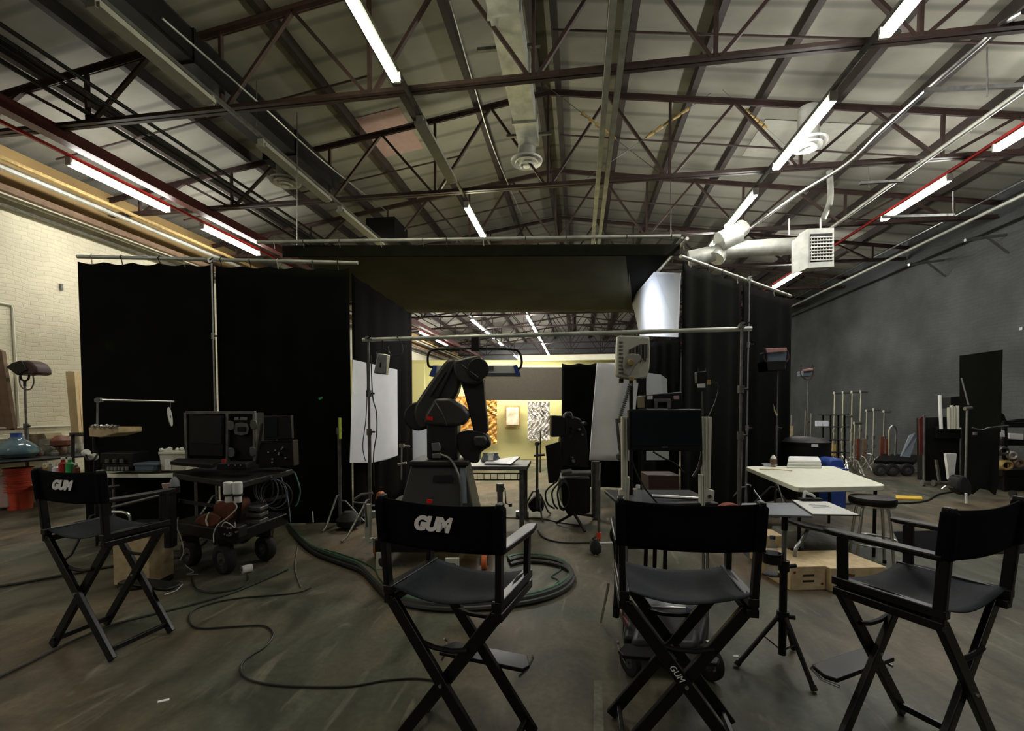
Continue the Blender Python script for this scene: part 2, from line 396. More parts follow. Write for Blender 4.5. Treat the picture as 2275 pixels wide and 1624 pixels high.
# ================================================================ CEILING LIGHTS
ZL = 5.2
ROWX = {'A':-2.06,'B':3.0,'C':-7.66,'D':5.92,'E':-4.45}
def fixture(p, q, lit=True, m='tube', label='', far=False):
    t = thing('ceiling_light', label, 'light', (p+q)/2, 0, 'lit tube lights' if lit else 'unlit tube lights')
    b = MB().bar(p+Vector((0,0,.075)),q+Vector((0,0,.065)),.06,.05)
    build('housing', b, 'fixture_white', t, smooth=False)
    if not far:
        for s in (p,q): build('end_cap', MB().box(s+Vector((0,0,.045)),(.09,.03,.11)), 'fixture_white', t, smooth=False)
    if lit:
        for dx in (-.028,.028): build('lamp_tube', MB().tube(p+Vector((dx,.02,.012)),q+Vector((dx,-.02,.012)),.026,8), m, t)
    else:
        build('cover', MB().bar(p+Vector((0,0,.02)),q+Vector((0,0,.02)),.16,.045), 'fixture_white', t, smooth=False)
    return t
RN = {'A':'row left of the ridge','B':'row right of the ridge','C':'row beside the white brick wall','D':'row beside the dark wall','E':'second row from white wall'}
LIT = {'A':[(-60,182,'tube_yellow'),(460,531,'tube_yellow'),(703,722,'tube'),(727,745,'tube'),(750,757,'tube'),(764,775,'tube'),(779,791,'tube')],
       'B':[(-70,84,'tube'),(222,377,'tube'),(431,509,'tube'),(540,583,'tube')],
       'C':[(365,471,'tube'),(507,567,'tube'),(739,752,'tube'),(757,768,'tube')],
       'D':[(255,336,'tube'),(400,491,'tube'),(604,641,'tube')],
       'E':[(712,734,'tube'),(738,752,'tube'),(762,768,'tube'),(790,806,'tube')]}
for row, ls in LIT.items():
    for i, (y0, y1, m) in enumerate(ls):
        p, q = L(ROWX[row],ZL,y0), L(ROWX[row],ZL,y1)
        if q.y > YF-.5: q.y = YF-.5
        if p.y > q.y-1: p.y = q.y-1.4
        fixture(p, q, True, m, f'{ORD[i]} glowing tube light from the camera, {RN[row]}', far=y0 > 690)
for i, (row, y0, y1) in enumerate((('A',275,405),('E',15,232),('E',325,447),('E',470,546),('C',590,640))):
    fixture(L(ROWX[row],ZL,y0), L(ROWX[row],ZL,y1), False, None, f'unlit pale light housing, {["only dark one","nearest dark one","second dark one","third dark one","only dark one"][i]} in the {RN[row]}')
def lengthwise(name, X, z, y0, y1, r, m, label, cat='pipe', sq=False, group=None):
    b = MB().bar((X,y0,z),(X,y1,z),r*2,r*2) if sq else MB().tube((X,y0,z),(X,y1,z),r,8)
    return single(name, b, m, label, cat, group, smooth=not sq)
for row, m in (('A','dull_steel'),('B','dull_steel'),('C','red_paint'),('D','red_paint'),('E','dull_steel')):
    lengthwise('fixture_rail', ROWX[row], ZL+.135, 1.0, 34, .022, m, f'{"red" if "red" in m else "grey"} rail carrying the lights of the {RN[row]}', 'rail', True)
for i, (x, z) in enumerate(((.30,5.30),(.44,5.30))):
    lengthwise('strut_channel', x, z, .5, 12.6, .035, 'galv', f'{["left","right"][i]} of two pale strut channels beside the ridge', 'channel', True, 'twin strut channels')
lengthwise('steel_beam', -7.25, 5.36, .6, 34, .085, 'maroon', 'dark red steel beam running lengthwise above the left wall lights', 'beam', True)
for i, (x, z, r, m) in enumerate(((-8.55,5.25,.035,'wire_yellow'),(-8.75,5.2,.05,'galv'),(-9.05,5.0,.07,'brown_wood'),(-9.25,4.95,.03,'galv'),(-9.35,4.85,.02,'dull_steel'))):
    lengthwise('wall_pipe', x, z, .8, 34, r, m, f'{ORD[i]} lengthwise pipe from the room towards the white brick wall', 'pipe', group='pipes high on the white wall')
for i, (x, z, r) in enumerate(((-6.05,5.55,.025),(-6.2,5.52,.02),(-6.45,5.6,.018),(-6.6,5.5,.03))):
    lengthwise('black_conduit', x, z, .6, 20, r, 'black_metal', f'{ORD[i]} of four thin black conduits on the left roof slope', 'conduit', group='black conduits on left slope')
for i, (x, z, r, y1) in enumerate(((5.3,5.35,.035,12),(7.6,5.2,.03,30),(7.9,5.6,.02,30))):
    lengthwise('pale_conduit', x, z, 1.0, y1, r, ['galv','galv','steel'][i], f'{ORD[i]} pale lengthwise conduit on the right, counted towards the dark wall', 'conduit', group='pale conduits by dark wall')
pts = [W(2275,25,4.6),W(2215,60,4.9),W(2182,95,5.1),W(2060,200,5.6),W(1960,290,6.2),W(1880,365,6.9),W(1760,440,8.2),W(1640,528,10.5)]
single('bent_conduit', MB().path(smoothpath(pts),.028,8), 'steel', 'long bent grey conduit sweeping below the right trusses', 'conduit')
pts = [W(1000,0,4.6),W(1050,180,6.5),W(1100,340,8.6),W(1160,480,11.0)]
single('hanging_wire', MB().path(smoothpath(pts),.010,6), 'steel', 'thin pale sagging wire left of the central duct', 'wire')
pts = [W(360,40,5.0),W(560,215,6.2),W(720,360,8.0),W(860,470,10.5)]
single('hanging_wire', MB().path(smoothpath(pts),.012,6), 'steel', 'thin pale wire running beside the black duct', 'wire')
for i, (px, y0, y1, d) in enumerate(((660,250,560,7.2),(1490,340,520,8.5),(1935,405,416,8),(2193,105,215,5.0),(1930,370,418,7.5),(2118,425,480,7.5),(570,180,280,6.4))):
    if i == 2: continue
    b = MB().tube(W(px,y0,d),W(px,y1,d),.008,5)
    single('hanger_rod', b, 'dull_steel', f'thin vertical hanger rod, {ORD[i if i<2 else i-1]} of the drop rods from left of the list', 'rod', 'thin vertical hanger rods') if False else \
    single('hanger_rod', b, 'dull_steel', ['thin hanger rod dropping in front of the left roof slope above the drape','thin hanger rod dropping right of the strut channels','','thin hanger rod near the upper right corner','thin hanger rod beside the bent conduit','thin hanger rod over the lit row by the dark wall','thin hanger rod beside the black duct'][i], 'rod', 'thin vertical hanger rods')
for i, (a, c) in enumerate((((1060,112,6.2),(1200,100,6.3)),((1125,303,8.0),(1225,296,8.0)),((2055,200,5.6),(2275,190,5.0)),((1910,407,7.5),(2005,402,7.5)),((1960,482,8),(2120,478,7.6)))):
    single('strut_bracket', MB().bar(W(*a),W(*c),.05,.04), 'dull_steel', ['short grey crossbar under the central duct nearest the camera','short grey crossbar under the far end of the central duct','pale crossbar at the right picture edge under the trusses','short pale crossbar hung left of the dark wall lights','grey crossbar against the dark wall behind the lit tubes'][i], 'bracket', 'duct and conduit crossbars', smooth=False)
# side brackets along right wall
for i, y in enumerate((6.1,7.0,8.0,9.2,10.6,12.2)):
    single('wall_bracket', MB().bar((7.7,y,4.9),(8.5,y+.1,5.0),.05,.05).bar((8.1,y,4.93),(8.48,y,4.6),.03,.03), 'steel', f'{ORD[i]} small steel bracket along the top of the dark wall', 'bracket', 'brackets on the dark wall', smooth=False)
# ducts
def duct(name, label, x0, x1, z0, z1, y0, y1, m, seams):
    t = thing(name, label, 'duct', ((x0+x1)/2,(y0+y1)/2,z0))
    build('duct_run', MB().box(((x0+x1)/2,(y0+y1)/2,(z0+z1)/2),(x1-x0,y1-y0,z1-z0)), m, t, smooth=False)
    for y in seams: build('flange', MB().box(((x0+x1)/2,y,(z0+z1)/2),(x1-x0+.05,.035,z1-z0+.05)), m, t, smooth=False)
    return t
def diffuser(label, c, r=.3, drop=.3):
    t = thing('ceiling_diffuser', label, 'vent', c, 0, 'round ceiling diffusers')
    b = MB()
    for k in range(3):
        rr = r*(1-.27*k); z = -.035*k
        b.lathe([(rr,z),(rr*.97,z-.03),(rr*.72,z+.03),(rr*.72,z+.045),(rr*.9,z+.02)], c, 32, cap=False)
    b.lathe([(r*.22,-.1),(r*.2,-.115),(.001,-.115)], c, 24)
    build('cone_rings', b, 'white_plastic', t)
    build('neck', MB().lathe([(r*.6,.0),(r*.55,.05),(r*.55,drop)], c, 24), 'galv', t)
    return t
d1 = duct('air_duct', 'silver square air duct left of the ridge, leading to the middle diffuser', -1.05,-.70,6.05,6.35,.8,8.1,'galv',(3.6,4.5,5.4,6.4,7.4))
c = W(1170,357,8.2); diffuser('round white ceiling diffuser under the central silver duct', c, .28, 6.1-c.z)
d2 = duct('air_duct', 'black square air duct on the left roof slope', -5.0,-4.55,5.62,5.98,.8,8.4,'black_metal',(3,5,7))
c = W(634,402,8.7); diffuser('round white ceiling diffuser under the black duct on the left', c, .28, .35)
build('elbow', MB().box(c+Vector((.1,0,.45)),(.75,.5,.35)), 'black_metal', d2, smooth=False)
c = W(1795,318,6.9); diffuser('round white ceiling diffuser behind the lit tubes on the right', c, .26, .5)
d3 = duct('air_duct', 'far short silver duct hanging at the ridge above the overhead cloth', -1.15,-.75,5.55,6.0,13.0,13.6,'galv',(13.3,))
c = W(845,512,10.8); duct('air_duct', 'far black duct end left of centre above the drape pipe', c.x-.35,c.x+.35,c.z-.2,c.z+.3,c.y,c.y+.8,'black_metal',())
# big duct with transition feeding heater
t = thing('round_duct', 'silver duct crossing to the hanging unit heater', 'duct', W(1640,560,9.5))
build('cross_duct', MB().path([W(1530,575,9.6),W(1620,556,9.4),W(1700,550,9.2),W(1778,546,9.0)],.16,14), 'galv', t)
build('drop_duct', MB().path([W(1590,575,9.4),W(1612,540,9.5),W(1650,505,9.6)],.17,12), 'galv', t)
build('flange', MB().path([W(1598,538,9.3),W(1640,520,9.3)],.2,12), 'galv', t)
t = thing('flexible_duct', 'slim silver curved duct hanging right of the lit tubes', 'duct', W(1840,440,9.2))
build('duct_run', MB().path(smoothpath([W(1843,380,9.2),W(1845,430,9.2),W(1842,455,9.2),W(1828,488,9.2)]),.055,12), 'galv', t)
# unit heater
hp = W(1822,592,8.2); t = thing('unit_heater', 'grey hanging unit heater with a louvred grille by the dark wall', 'heater', hp, YAW)
Wd = lambda px,py: W(px,py,8.2)
p0, p1, p2, p3 = Wd(1795,508),Wd(1853,506),Wd(1853,592),Wd(1795,595)
back = FW*.25
build('casing', MB().prism([p0,p1,p2,p3], back), 'galv', t, smooth=False)
build('side_panel', MB().prism([Wd(1795,508),Wd(1770,530)+FW*.1,Wd(1770,606)+FW*.1,Wd(1795,595)], FW*.05), 'galv', t, smooth=False)
g = MB().prism([Wd(1799,520)-FW*.004,Wd(1849,518)-FW*.004,Wd(1849,580)-FW*.004,Wd(1799,583)-FW*.004], FW*.003)
gr = build('grille', g, 'grille_dark', t, smooth=False)
for k in range(8):
    a, c = Wd(1799,529+k*7.2)-FW*.03, Wd(1849,527+k*7.2)-FW*.03
    build('louvre', MB().bar(a,c,.02,.02), 'galv', gr, smooth=False)
for k in range(8):
    a, c = Wd(1801+k*6.6,526)-FW*.02, Wd(1801+k*6.6,580)-FW*.02
    build('grille_bar', MB().bar(a,c,.008,.012), 'galv', gr, smooth=False)
for px in (1776,1848): build('hanger', MB().tube(Wd(px,508)+FW*.3,Wd(px,470)+FW*.3,.012,6), 'steel', t)
# ================================================================ LAMPS behind and beside the camera rows
def area(loc, sx, sy, e, col=(1,.97,.88), rot=(0,0,0)):
    l = bpy.data.lights.new('lamp','AREA'); l.shape = 'RECTANGLE'; l.size = sx; l.size_y = sy; l.energy = e; l.color = col
    o = bpy.data.objects.new('lamp', l); COL.objects.link(o); o.location = loc; o.rotation_euler = rot; return o
for x, y, e in ((-7.66,.5,35),(3.0,-1.5,20),(-2.06,-1.5,14),(5.92,.2,20),(-7.66,-3,30),(3.0,-4.5,15)):
    area((x,y,ZL),.1,1.5,e)
w = bpy.data.worlds.new('world'); scene.world = w; w.use_nodes = True
w.node_tree.nodes['Background'].inputs[0].default_value = (.01,.01,.01,1)
def CW(xc, zc, z=0): return RT*xc+FW*zc+Vector((0,0,z))
# ================================================================ DIRECTOR CHAIRS
def canvas(fn, nu, nv): return MB().grid(fn, nu, nv)
def make_chair():
    t = thing('director_chair', '', 'chair')
    for s in (-1,1):
        build('seat_rail', MB().box((s*.245,0,.745),(.04,.40,.035)).box((s*.245,0,.70),(.045,.385,.035)), 'black_wood', t, local=True, bevel=.004)
    for y, s in ((-.178,1),(-.15,-1),(.178,1),(.15,-1)):
        build('leg', MB().bar((-s*.235,y,.70),(s*.27,y,.0),.025,.05,up=(0,1,0)) if False else MB().bar((-s*.235,y,.70),(s*.278,y,.012),.05,.026,up=(0,1,0)), 'black_wood', t, local=True, bevel=.004)
        build('pivot_bolt', MB().tube((-s*.235+s*.513*.46,y-.02,.70-.688*.46),(-s*.235+s*.513*.46,y+.02,.70-.688*.46),.008,8), 'chrome', t, local=True)
    for s in (-1,1):
        build('foot_rail', MB().bar((s*.24,-.17,.06),(s*.24,.17,.06),.022,.03), 'black_wood', t, local=True, bevel=.003)
    for y in (-.165,.165):
        build('spreader_bar', MB().path([(-.11,y,.535),(-.04,y,.52),(.04,y,.52),(.11,y,.535)],.011,8), 'black_metal', t, local=True)
    for s in (-1,1):
        build('back_post', MB().bar((s*.25,-.175,.70),(s*.264,-.203,1.145),.026,.04,up=(0,1,0)), 'black_wood', t, local=True, bevel=.005)
        build('arm_post', MB().bar((s*.25,.16,.72),(s*.252,.165,.94),.024,.04,up=(0,1,0)), 'black_wood', t, local=True, bevel=.004)
        a = MB(); pts = [(-.03,-.19),(.022,-.19),(.03,0),(.034,.15),(.02,.235),(-.01,.24),(-.03,.2)]
        a.prism([(s*.255+x,y,.945) for x, y in pts],(0,0,.022))
        build('armrest', a, 'black_wood', t, local=True, bevel=.005)
    build('footrest', MB().prism([(-.22,.19,.27),(.22,.19,.27),(.24,.235,.27),(.2,.32,.265),(-.2,.32,.265),(-.24,.235,.27)],(0,0,.02)), 'black_wood', t, local=True, bevel=.004)
    for s in (-1,1): build('footrest_hook', MB().path([(s*.205,.19,.25),(s*.22,.26,.25),(s*.235,.30,.285),(s*.24,.28,.31)],.006,6), 'steel', t, local=True)
    build('seat', canvas(lambda u,v: Vector((-.245+.49*u,-.185+.375*v,.762-.055*math.sin(math.pi*u)*(1-.25*math.cos(2*math.pi*v))-.004*math.sin(9*v+5*u))),24,12), 'seat_canvas', t, local=True, solid=.005)
    def bk(u,v):
        z = .945+.19*v; e = .265-.012*(1-v)
        return Vector((-e+2*e*u, -.191-.012*v*1.6-.018*math.sin(math.pi*u)*(1+.15*math.sin(6*v)), z-.012*math.sin(math.pi*u)*(.6+.4*v)))
    bc = build('backrest', canvas(bk,28,10), 'black_canvas', t, local=True, solid=.006)
    for s in (-1,1):
        build('sleeve', MB().bar((s*.260,-.192,.95),(s*.265,-.206,1.13),.04,.052,up=(0,1,0)), 'black_canvas', bc, local=True, bevel=.01)
    return t
proto = make_chair()
chairs = [(-2.589,2.92,'black director chair with white lettering on its back, farthest left',0,6.9,-.012),
          (-.223,1.996,'black director chair with white lettering on its back, in front of the robot arm',0,12,-.012),
          (.731,1.995,'black director chair with plain back facing the monitor cart',1,1.2,0),
          (1.736,1.932,'black director chair at far right, angled towards the white table',2,-31.8,0)]
CH = []
def chair_extra(c, kind, tx):
    if kind == 0:
        mtx = Matrix.Translation((tx-.002,-.232,1.047)) @ Matrix.Rotation(R(90-4),4,'X')
        back = [q for q in c.children if q.name.startswith('backrest')][0]
        text_mesh('GUM', .073, 'letter', 'lettering', back, mtx, .26, .0048, .0015, .97)
        build('trademark_dot', MB().lathe([(.0045,0),(.0045,.002)],(tx+.088,-.232,1.074),10,Matrix.Rotation(R(90),3,'X')), 'letter', back, local=True)
    if kind == 1:
        d = Vector((.513,0,-.688)).normalized(); c0 = Vector((-.235,-.178,.70))+d*.33+Vector((0,-.0145,0))
        ax = d; up = Vector((.688,0,.513)).normalized(); nrm = ax.cross(up)
        mtx = Matrix(((ax.x,up.x,nrm.x,c0.x),(ax.y,up.y,nrm.y,c0.y),(ax.z,up.z,nrm.z,c0.z),(0,0,0,1)))
        text_mesh('GUM', .034, 'letter', 'sticker_lettering', c, mtx, .2, .0, .001)
for i, (xc, zc, lab, kind, cw, tx) in enumerate(chairs):
    c = proto if i == 0 else copy_tree(proto)
    CH.append(c); c.location = CW(xc,zc); c.rotation_euler = (0,0,-R(cw)); c['label'] = lab; c['category'] = 'chair'; c['group'] = 'tall folding director chairs'
    ROOTM[c.name] = Matrix.Translation(c.location) @ Matrix.Rotation(-R(cw),4,'Z')
for c, ch in zip(CH, chairs): chair_extra(c, ch[3], ch[5])
# ================================================================ DRAPES
def drape(label, a, b, ztop, zbot, folds, amp, m='drape', seed=0, droop=.03, group='black drapes'):
    a = Vector((a.x,a.y,0)); b = Vector((b.x,b.y,0)); d = b-a; n = Vector((-d.y,d.x,0)).normalized(); nu = max(24,int(folds*8))
    def fn(u,v):
        z = zbot+(ztop-zbot)*v
        k = amp*(.35+.65*(1-v))*(math.sin(folds*2*math.pi*u+seed)+.5*math.sin(folds*1.37*2*math.pi*u+1+seed*2))
        return a+d*u+n*k+Vector((0,0,z-(droop*abs(math.sin(u*math.pi*5)) if v > .96 else 0)))
    return single('black_drape', MB().grid(fn,nu,24), m, label, 'drape', group, solid=.008)
def pipe(name, label, p, q, r=.024, m='galv', cat='pipe', group=None, ties=0):
    t = thing(name, label, cat, p, 0, group)
    build('tube', MB().tube(p,q,r,12), m, t)
    for i in range(ties):
        c = p+(q-p)*((i+.5)/ties+random.uniform(-.02,.02))
        build('tie', MB().path([c+Vector((0,0,r+.006)),c+FW*-(r+.006),c+Vector((0,0,-r-.02)),c+Vector((.008,0,-.10))],.006,5), 'black_cable' if i % 3 else 'white_cable', t)
    return t
A0, A1 = W(172,571,5.75), W(795,583,6.0)
zt = (A0.z+A1.z)/2; A0.z = A1.z = zt
def onA(px, d):
    # point of the left drape line seen in column px
    lo, hi = 0, 1
    for _ in range(40):
        m = (lo+hi)/2; p = A0+(A1-A0)*m; x = CX+FPX*p.dot(RT)/p.dot(FW)
        if x < px: lo = m
        else: hi = m
    return A0+(A1-A0)*lo
pipe('drape_pipe','silver crossbar pipe holding the two left black drapes',A0-(A1-A0)*.0,A1,.024,ties=9)
drape('wide black drape left of the tall silver stand', onA(180,0), onA(481,0), zt-.06, .01, 4,.014,'drape_grey',1)
drape('black drape right of the tall silver stand, behind the flight case', onA(486,0), onA(779,0), zt-.07, .01, 4,.016,'drape',2)
def cstand(name, label, base, h, m='steel', leg=.42, legs=3, rot=0, r=.016, cat='stand', group=None, arm=None, grip=True, thick=1):
    t = thing(name, label, cat, (base.x,base.y,0), 0, group); b = Vector((base.x,base.y,0))
    build('lower_pole', MB().tube(b+Vector((0,0,.12)),b+Vector((0,0,min(h,1.25))),r*1.15,10), m, t)
    if h > 1.25: build('upper_pole', MB().tube(b+Vector((0,0,1.2)),b+Vector((0,0,h)),r*.75,10), m, t)
    for z in ([1.22] if h > 1.3 else [])+([h*.72] if h > 2.2 else []):
        cl = build('collar', MB().tube(b+Vector((0,0,z-.04)),b+Vector((0,0,z+.04)),r*1.7,10), m, t)
        build('knob', MB().tube(b+Vector((0,0,z)),b+Vector((.07,0,z)),.012,8), 'black_metal', cl)
    for k in range(legs):
        a = rot+2*math.pi*k/legs; d = Vector((math.cos(a),math.sin(a),0)); z0 = .16+.04*k
        build('leg', MB().path([b+Vector((0,0,z0+.16)),b+d*.06+Vector((0,0,z0+.16)),b+d*(leg*.8)+Vector((0,0,.05)),b+d*leg+Vector((0,0,.013))],.0125*thick,8), m, t)
    if grip: 
        gh = build('grip_head', MB().tube(b+Vector((0,-.03,h)),b+Vector((0,.03,h)),.032,12), m, t)
        build('handle', MB().tube(b+Vector((0,-.03,h)),b+Vector((.06,-.05,h+.02)),.008,6), 'black_metal', gh)
    return t
s = onA(483,0); cstand('light_stand','tall silver stand holding up the left drape pipe', s-FW*.05, zt-.03, 'steel', .5, rot=.5, r=.013)
# side drape going back
B0 = onA(779,0); B1 = W(914,690,8.5)
drape('black side drape receding behind the left drapes', B0+RT*.02+FW*.05, B1, zt-.12, .0, 4,.012,'drape_dark',3)
def sheet(name, label, pts, m, cat, t=.01, group=None, n=10, amp=0.0, fx=3):
    a, b, c, d = [Vector(p) for p in pts]; nn = (b-a).cross(d-a).normalized()
    def fn(u,v): return (a*(1-u)+b*u)*(1-v)+(d*(1-u)+c*u)*v+nn*amp*math.sin(u*fx*math.pi+.6*v)*math.sin(math.pi*min(1,v*.9+.1))
    return single(name, MB().grid(fn,n*2,n), m, label, cat, group, solid=t)
# overhead
ZO = 3.95
O = [Z(632,552,ZO),Z(1500,545,ZO)]
def LX(x, y, z): return CW(x,y,z)
sheet('overhead_cloth','large dark cloth stretched overhead across the booth', [LX(-3.40,6.95,3.93),LX(1.72,6.95,3.93),LX(2.72,10.4,3.68),LX(-3.3,10.4,3.66)], 'overhead', 'cloth', n=14, amp=.03, fx=2)
sheet('black_flap','black cloth flap beside the right end of the overhead cloth', [LX(1.70,6.97,3.92),LX(2.50,7.0,3.94),LX(2.60,10.0,3.90),LX(2.68,10.45,3.70)], 'drape', 'cloth')
sheet('cloth_valance','black valance hanging along the front edge of the overhead cloth', [LX(-3.42,6.92,3.93),LX(2.5,6.92,3.95),LX(2.5,6.93,3.78),LX(-3.42,6.93,3.76)], 'valance', 'cloth')
pipe('frame_pipe','long silver front pipe of the overhead cloth frame', W(572,538,6.85), W(1512,524,6.95), .026, ties=12)
pipe('frame_pipe','right side pipe of the overhead cloth frame, receding', W(1527,530,6.7), W(1402,668,10.2), .026, ties=8)
pipe('frame_pipe','second parallel pipe just right of the overhead frame side pipe', W(1516,528,7.1), W(1410,650,10.4), .020, 'dull_steel')
sheet('white_bounce','bluish white bounce sheet hanging high in the right of the booth', [W(1511,607,7.2),W(1453,604,8.1),W(1403,664,10.0),W(1421,746,9.6)], 'white_panel','sheet') if False else None
mb = MB(); P = [W(1511,607,7.05),W(1453,604,8.05),W(1403,664,9.9),W(1421,746,9.6),W(1506,749,7.0)]
single('white_bounce', mb.prism(P, RT*.012), 'white_panel', 'bluish white bounce sheet hanging high at the right of the booth', 'panel', smooth=False)
# right drape
R0, R1 = W(1512,570,5.75), W(1757,657,7.75); zr = (R0.z+R1.z)/2; R0.z = R1.z = zr
pipe('drape_pipe','silver crossbar pipe holding the right black drapes',R0,R1,.022,ties=8)
def onR(px):
    lo, hi = 0, 1
    for _ in range(40):
        m = (lo+hi)/2; p = R0+(R1-R0)*m; x = CX+FPX*p.dot(RT)/p.dot(FW)
        if x < px: lo = m
        else: hi = m
    return R0+(R1-R0)*lo
drape('black drape on the right with soft folds, left of the thin stand', onR(1512), onR(1640), zr-.06, .01, 3,.03,'drape_grey',4)
drape('black drape at the right end of the booth beside the dark wall', onR(1644), onR(1752), zr-.06, .01, 3,.02,'drape',5)
cstand('light_stand','thin silver stand holding up the right drape pipe', onR(1651)-FW*.12, zr-.02, 'steel', .45, rot=1.2, r=.013)
drape('short black drape behind the monitor cart in the booth', W(1420,760,8.2), W(1512,760,7.4), 2.66, .01, 4,.02,'drape',6)
drape('black backing drape behind the hanging white sheet', W(1248,806,8.6), W(1445,806,8.4), W(1300,806,8.5).z, .04, 4,.02,'drape',7)
sheet('white_sheet','wrinkled white cloth hung behind the grey panel light', [W(1326,806,8.0),W(1424,806,7.9),W(1400,1024,7.9),W(1309,1022,8.0)], 'white_cloth','cloth', amp=.06, fx=2.6, n=14)
mb = MB().prism([W(1437,828,7.6),W(1468,832,7.55),W(1482,842,7.5),W(1487,1022,7.5),W(1437,1022,7.6)], FW*.02)
single('white_board', mb, 'white_panel', 'white board with a cut corner behind the monitor', 'panel', smooth=False)
mb = MB().prism([W(784,799,5.88),W(882,821,7.15),W(883,1012,7.15),W(860,1021,6.85),W(826,1028,6.4),W(777,1028,5.8)], FW*.02)
single('white_board', mb, 'white_cloth', 'large white bounce board leaning inside the left of the booth', 'panel', smooth=False)
mb = MB().prism([W(907,896,9.2),W(950,896,9.2),W(950,1045,9.2),W(907,1045,9.2)], FW*.02)
single('white_board', mb, 'white_panel', 'small white board behind the robot arm on its left', 'panel', smooth=False)
# ================================================================ LONG PIPE AND HUNG LIGHTS
pl, pr = W(806,756,5.62), W(1670,729,4.85); pr.z = pl.z = (pl.z+pr.z)/2
pipe('boom_pipe','long silver pipe spanning the booth above the robot arm',pl,pr,.024)
def onP(px):
    lo, hi = 0, 1
    for _ in range(40):
        m = (lo+hi)/2; p = pl+(pr-pl)*m; x = CX+FPX*p.dot(RT)/p.dot(FW)
        if x < px: lo = m
        else: hi = m
    return pl+(pr-pl)*lo
a = onP(823); cstand('light_stand','steel stand at the left end of the long pipe, cables taped on', a-FW*.05, a.z, 'dull_steel', .5, rot=.3, r=.019)
st = COL.objects[-1]
b = onP(1640); cstand('light_stand','steel stand at the right end of the long pipe', b-FW*.05, b.z+.03, 'dull_steel', .5, rot=.9, r=.019)
pp = [W(824,790,5.5),W(828,880,5.5),W(836,915,5.5),W(837,960,5.5),W(830,1010,5.5),W(831,1080,5.5)]
single('stand_cable', MB().path(smoothpath(pp),.007,6), 'black_cable', 'black cable running down the stand at the long pipe left end', 'cable')
pp = [W(815,800,5.52),W(816,860,5.52),W(813,930,5.52),W(806,990,5.52),W(812,1024,5.52)]
single('stand_cable', MB().path(smoothpath(pp),.005,6), 'black_cable', 'thin loose cable left of the stand holding the long pipe', 'cable')
# tube light fixture with yoke
dk = 5.35; k0 = W(955,835,dk)
t = thing('yoke_light','wide fluorescent film light in a black yoke above the robot arm','light',W(1055,835,dk),0)
def q(px,py,dd=0): return W(px,py,dk+dd)
build('yoke', MB().path(smoothpath([q(962,815,-.1),q(952,812,-.1),q(951,790,-.1),q(960,778,-.1),q(985,776,-.1),q(1057,774,-.1),q(1130,776,-.1),q(1152,781,-.1),q(1159,800,-.1),q(1157,815,-.1),q(1150,820,-.1)],5),.013,8), 'black_metal', t)
build('clamp', MB().box(q(1057,765,-.08),(.09,.08,.16)).tube(q(1057,757,-.08),q(1057,757,.1),.035,10), 'black_metal', t, bevel=.006)
build('housing', MB().prism([q(957,835),q(962,812),q(1148,812),q(1156,835)], FW*.16), 'blue_grey', t, smooth=False)
build('reflector', MB().prism([q(966,829,-.012),q(970,812,-.012),q(1140,812,-.012),q(1146,829,-.012)], FW*.01), 'white_plastic', t, smooth=False)
for x in ((953,835,962,812,970,812,966,835),(1140,812,1149,810,1157,835,1147,835)):
    build('end_cover', MB().prism([q(x[0],x[1],-.03),q(x[2],x[3],-.03),q(x[4],x[5],-.03),q(x[6],x[7],-.03)], FW*.2), 'blue', t, smooth=False)
build('ballast_box', MB().box(q(1091,818,-.03),(.06,.03,.05)), 'dull_steel', t)
# small hung light
dk = 5.5
t = thing('hung_light','small grey light hanging from the left end of the long pipe','light',W(845,835,dk),0)
build('body', MB().prism([q(838,785),q(861,787),q(857,832),q(830,829)], FW*.12), 'steel', t, bevel=.01)
build('bracket', MB().path([q(835,792,.05),q(836,778,.05),q(850,774,.05),q(862,780,.05),q(862,792,.05)],.008,6).tube(q(850,776,.05),q(850,757,.05),.012,8), 'black_metal', t)
build('slot', MB().prism([q(844,805,-.004),q(847,805,-.004),q(846,816,-.004),q(843,816,-.004)], FW*.003), 'black_metal', t)
build('cable', MB().path(smoothpath([q(862,770,.02),q(866,785,.02),q(880,790,.02),q(893,785,.02),q(893,765,.02),q(880,745,.02)]),.006,6), 'black_cable', t)
def pz(pts, d, th, dd=0):
    return MB().prism([W(x,y,d+dd) for x, y in pts], FW*th)
def addpz(mb, pts, d, th, dd=0): return mb.prism([W(x,y,d+dd) for x, y in pts], FW*th)
def smooth_poly(pts, k=5):
    c = smoothpath([Vector((x,y,0)) for x, y in pts], k, closed=True); return [(p.x,p.y) for p in c]
# ================================================================ ROBOT ARM
D = 4.75
rb = W(975,1240,D); t = thing('robot_arm','black industrial robot arm bent over a trapezoid pedestal in the booth','robot',(rb.x,rb.y,.0))
z1 = lambda pts: [(750+.2895*x,680+.2895*y) for x, y in pts]
build('lower_link', pz(smooth_poly(z1([(835,415),(905,418),(940,520),(925,640),(880,720),(800,760),(760,860),(690,935),(630,945),(585,880),(585,780),(630,695),(730,550)]),4),D,.24,-.04), 'robot', t, bevel=.03)
b = pz(z1([(700,690),(820,500),(835,505),(715,700)]),D,.02,-.06); addpz(b, z1([(745,700),(890,430),(905,435),(775,705)]),D,.03,-.07)
build('link_rib', b, 'robot_dark', t, bevel=.006)
build('elbow_joint', pz(smooth_poly(z1([(890,430),(960,400),(1080,378),(1115,420),(1132,515),(1100,575),(1050,600),(960,590),(905,540)]),4),D,.32,-.12), 'robot', t, bevel=.035)
build('elbow_cap', MB().tube(W(1062,820,D-.16),W(1062,820,D-.1),.11,24), 'robot_dark', t, bevel=.01)
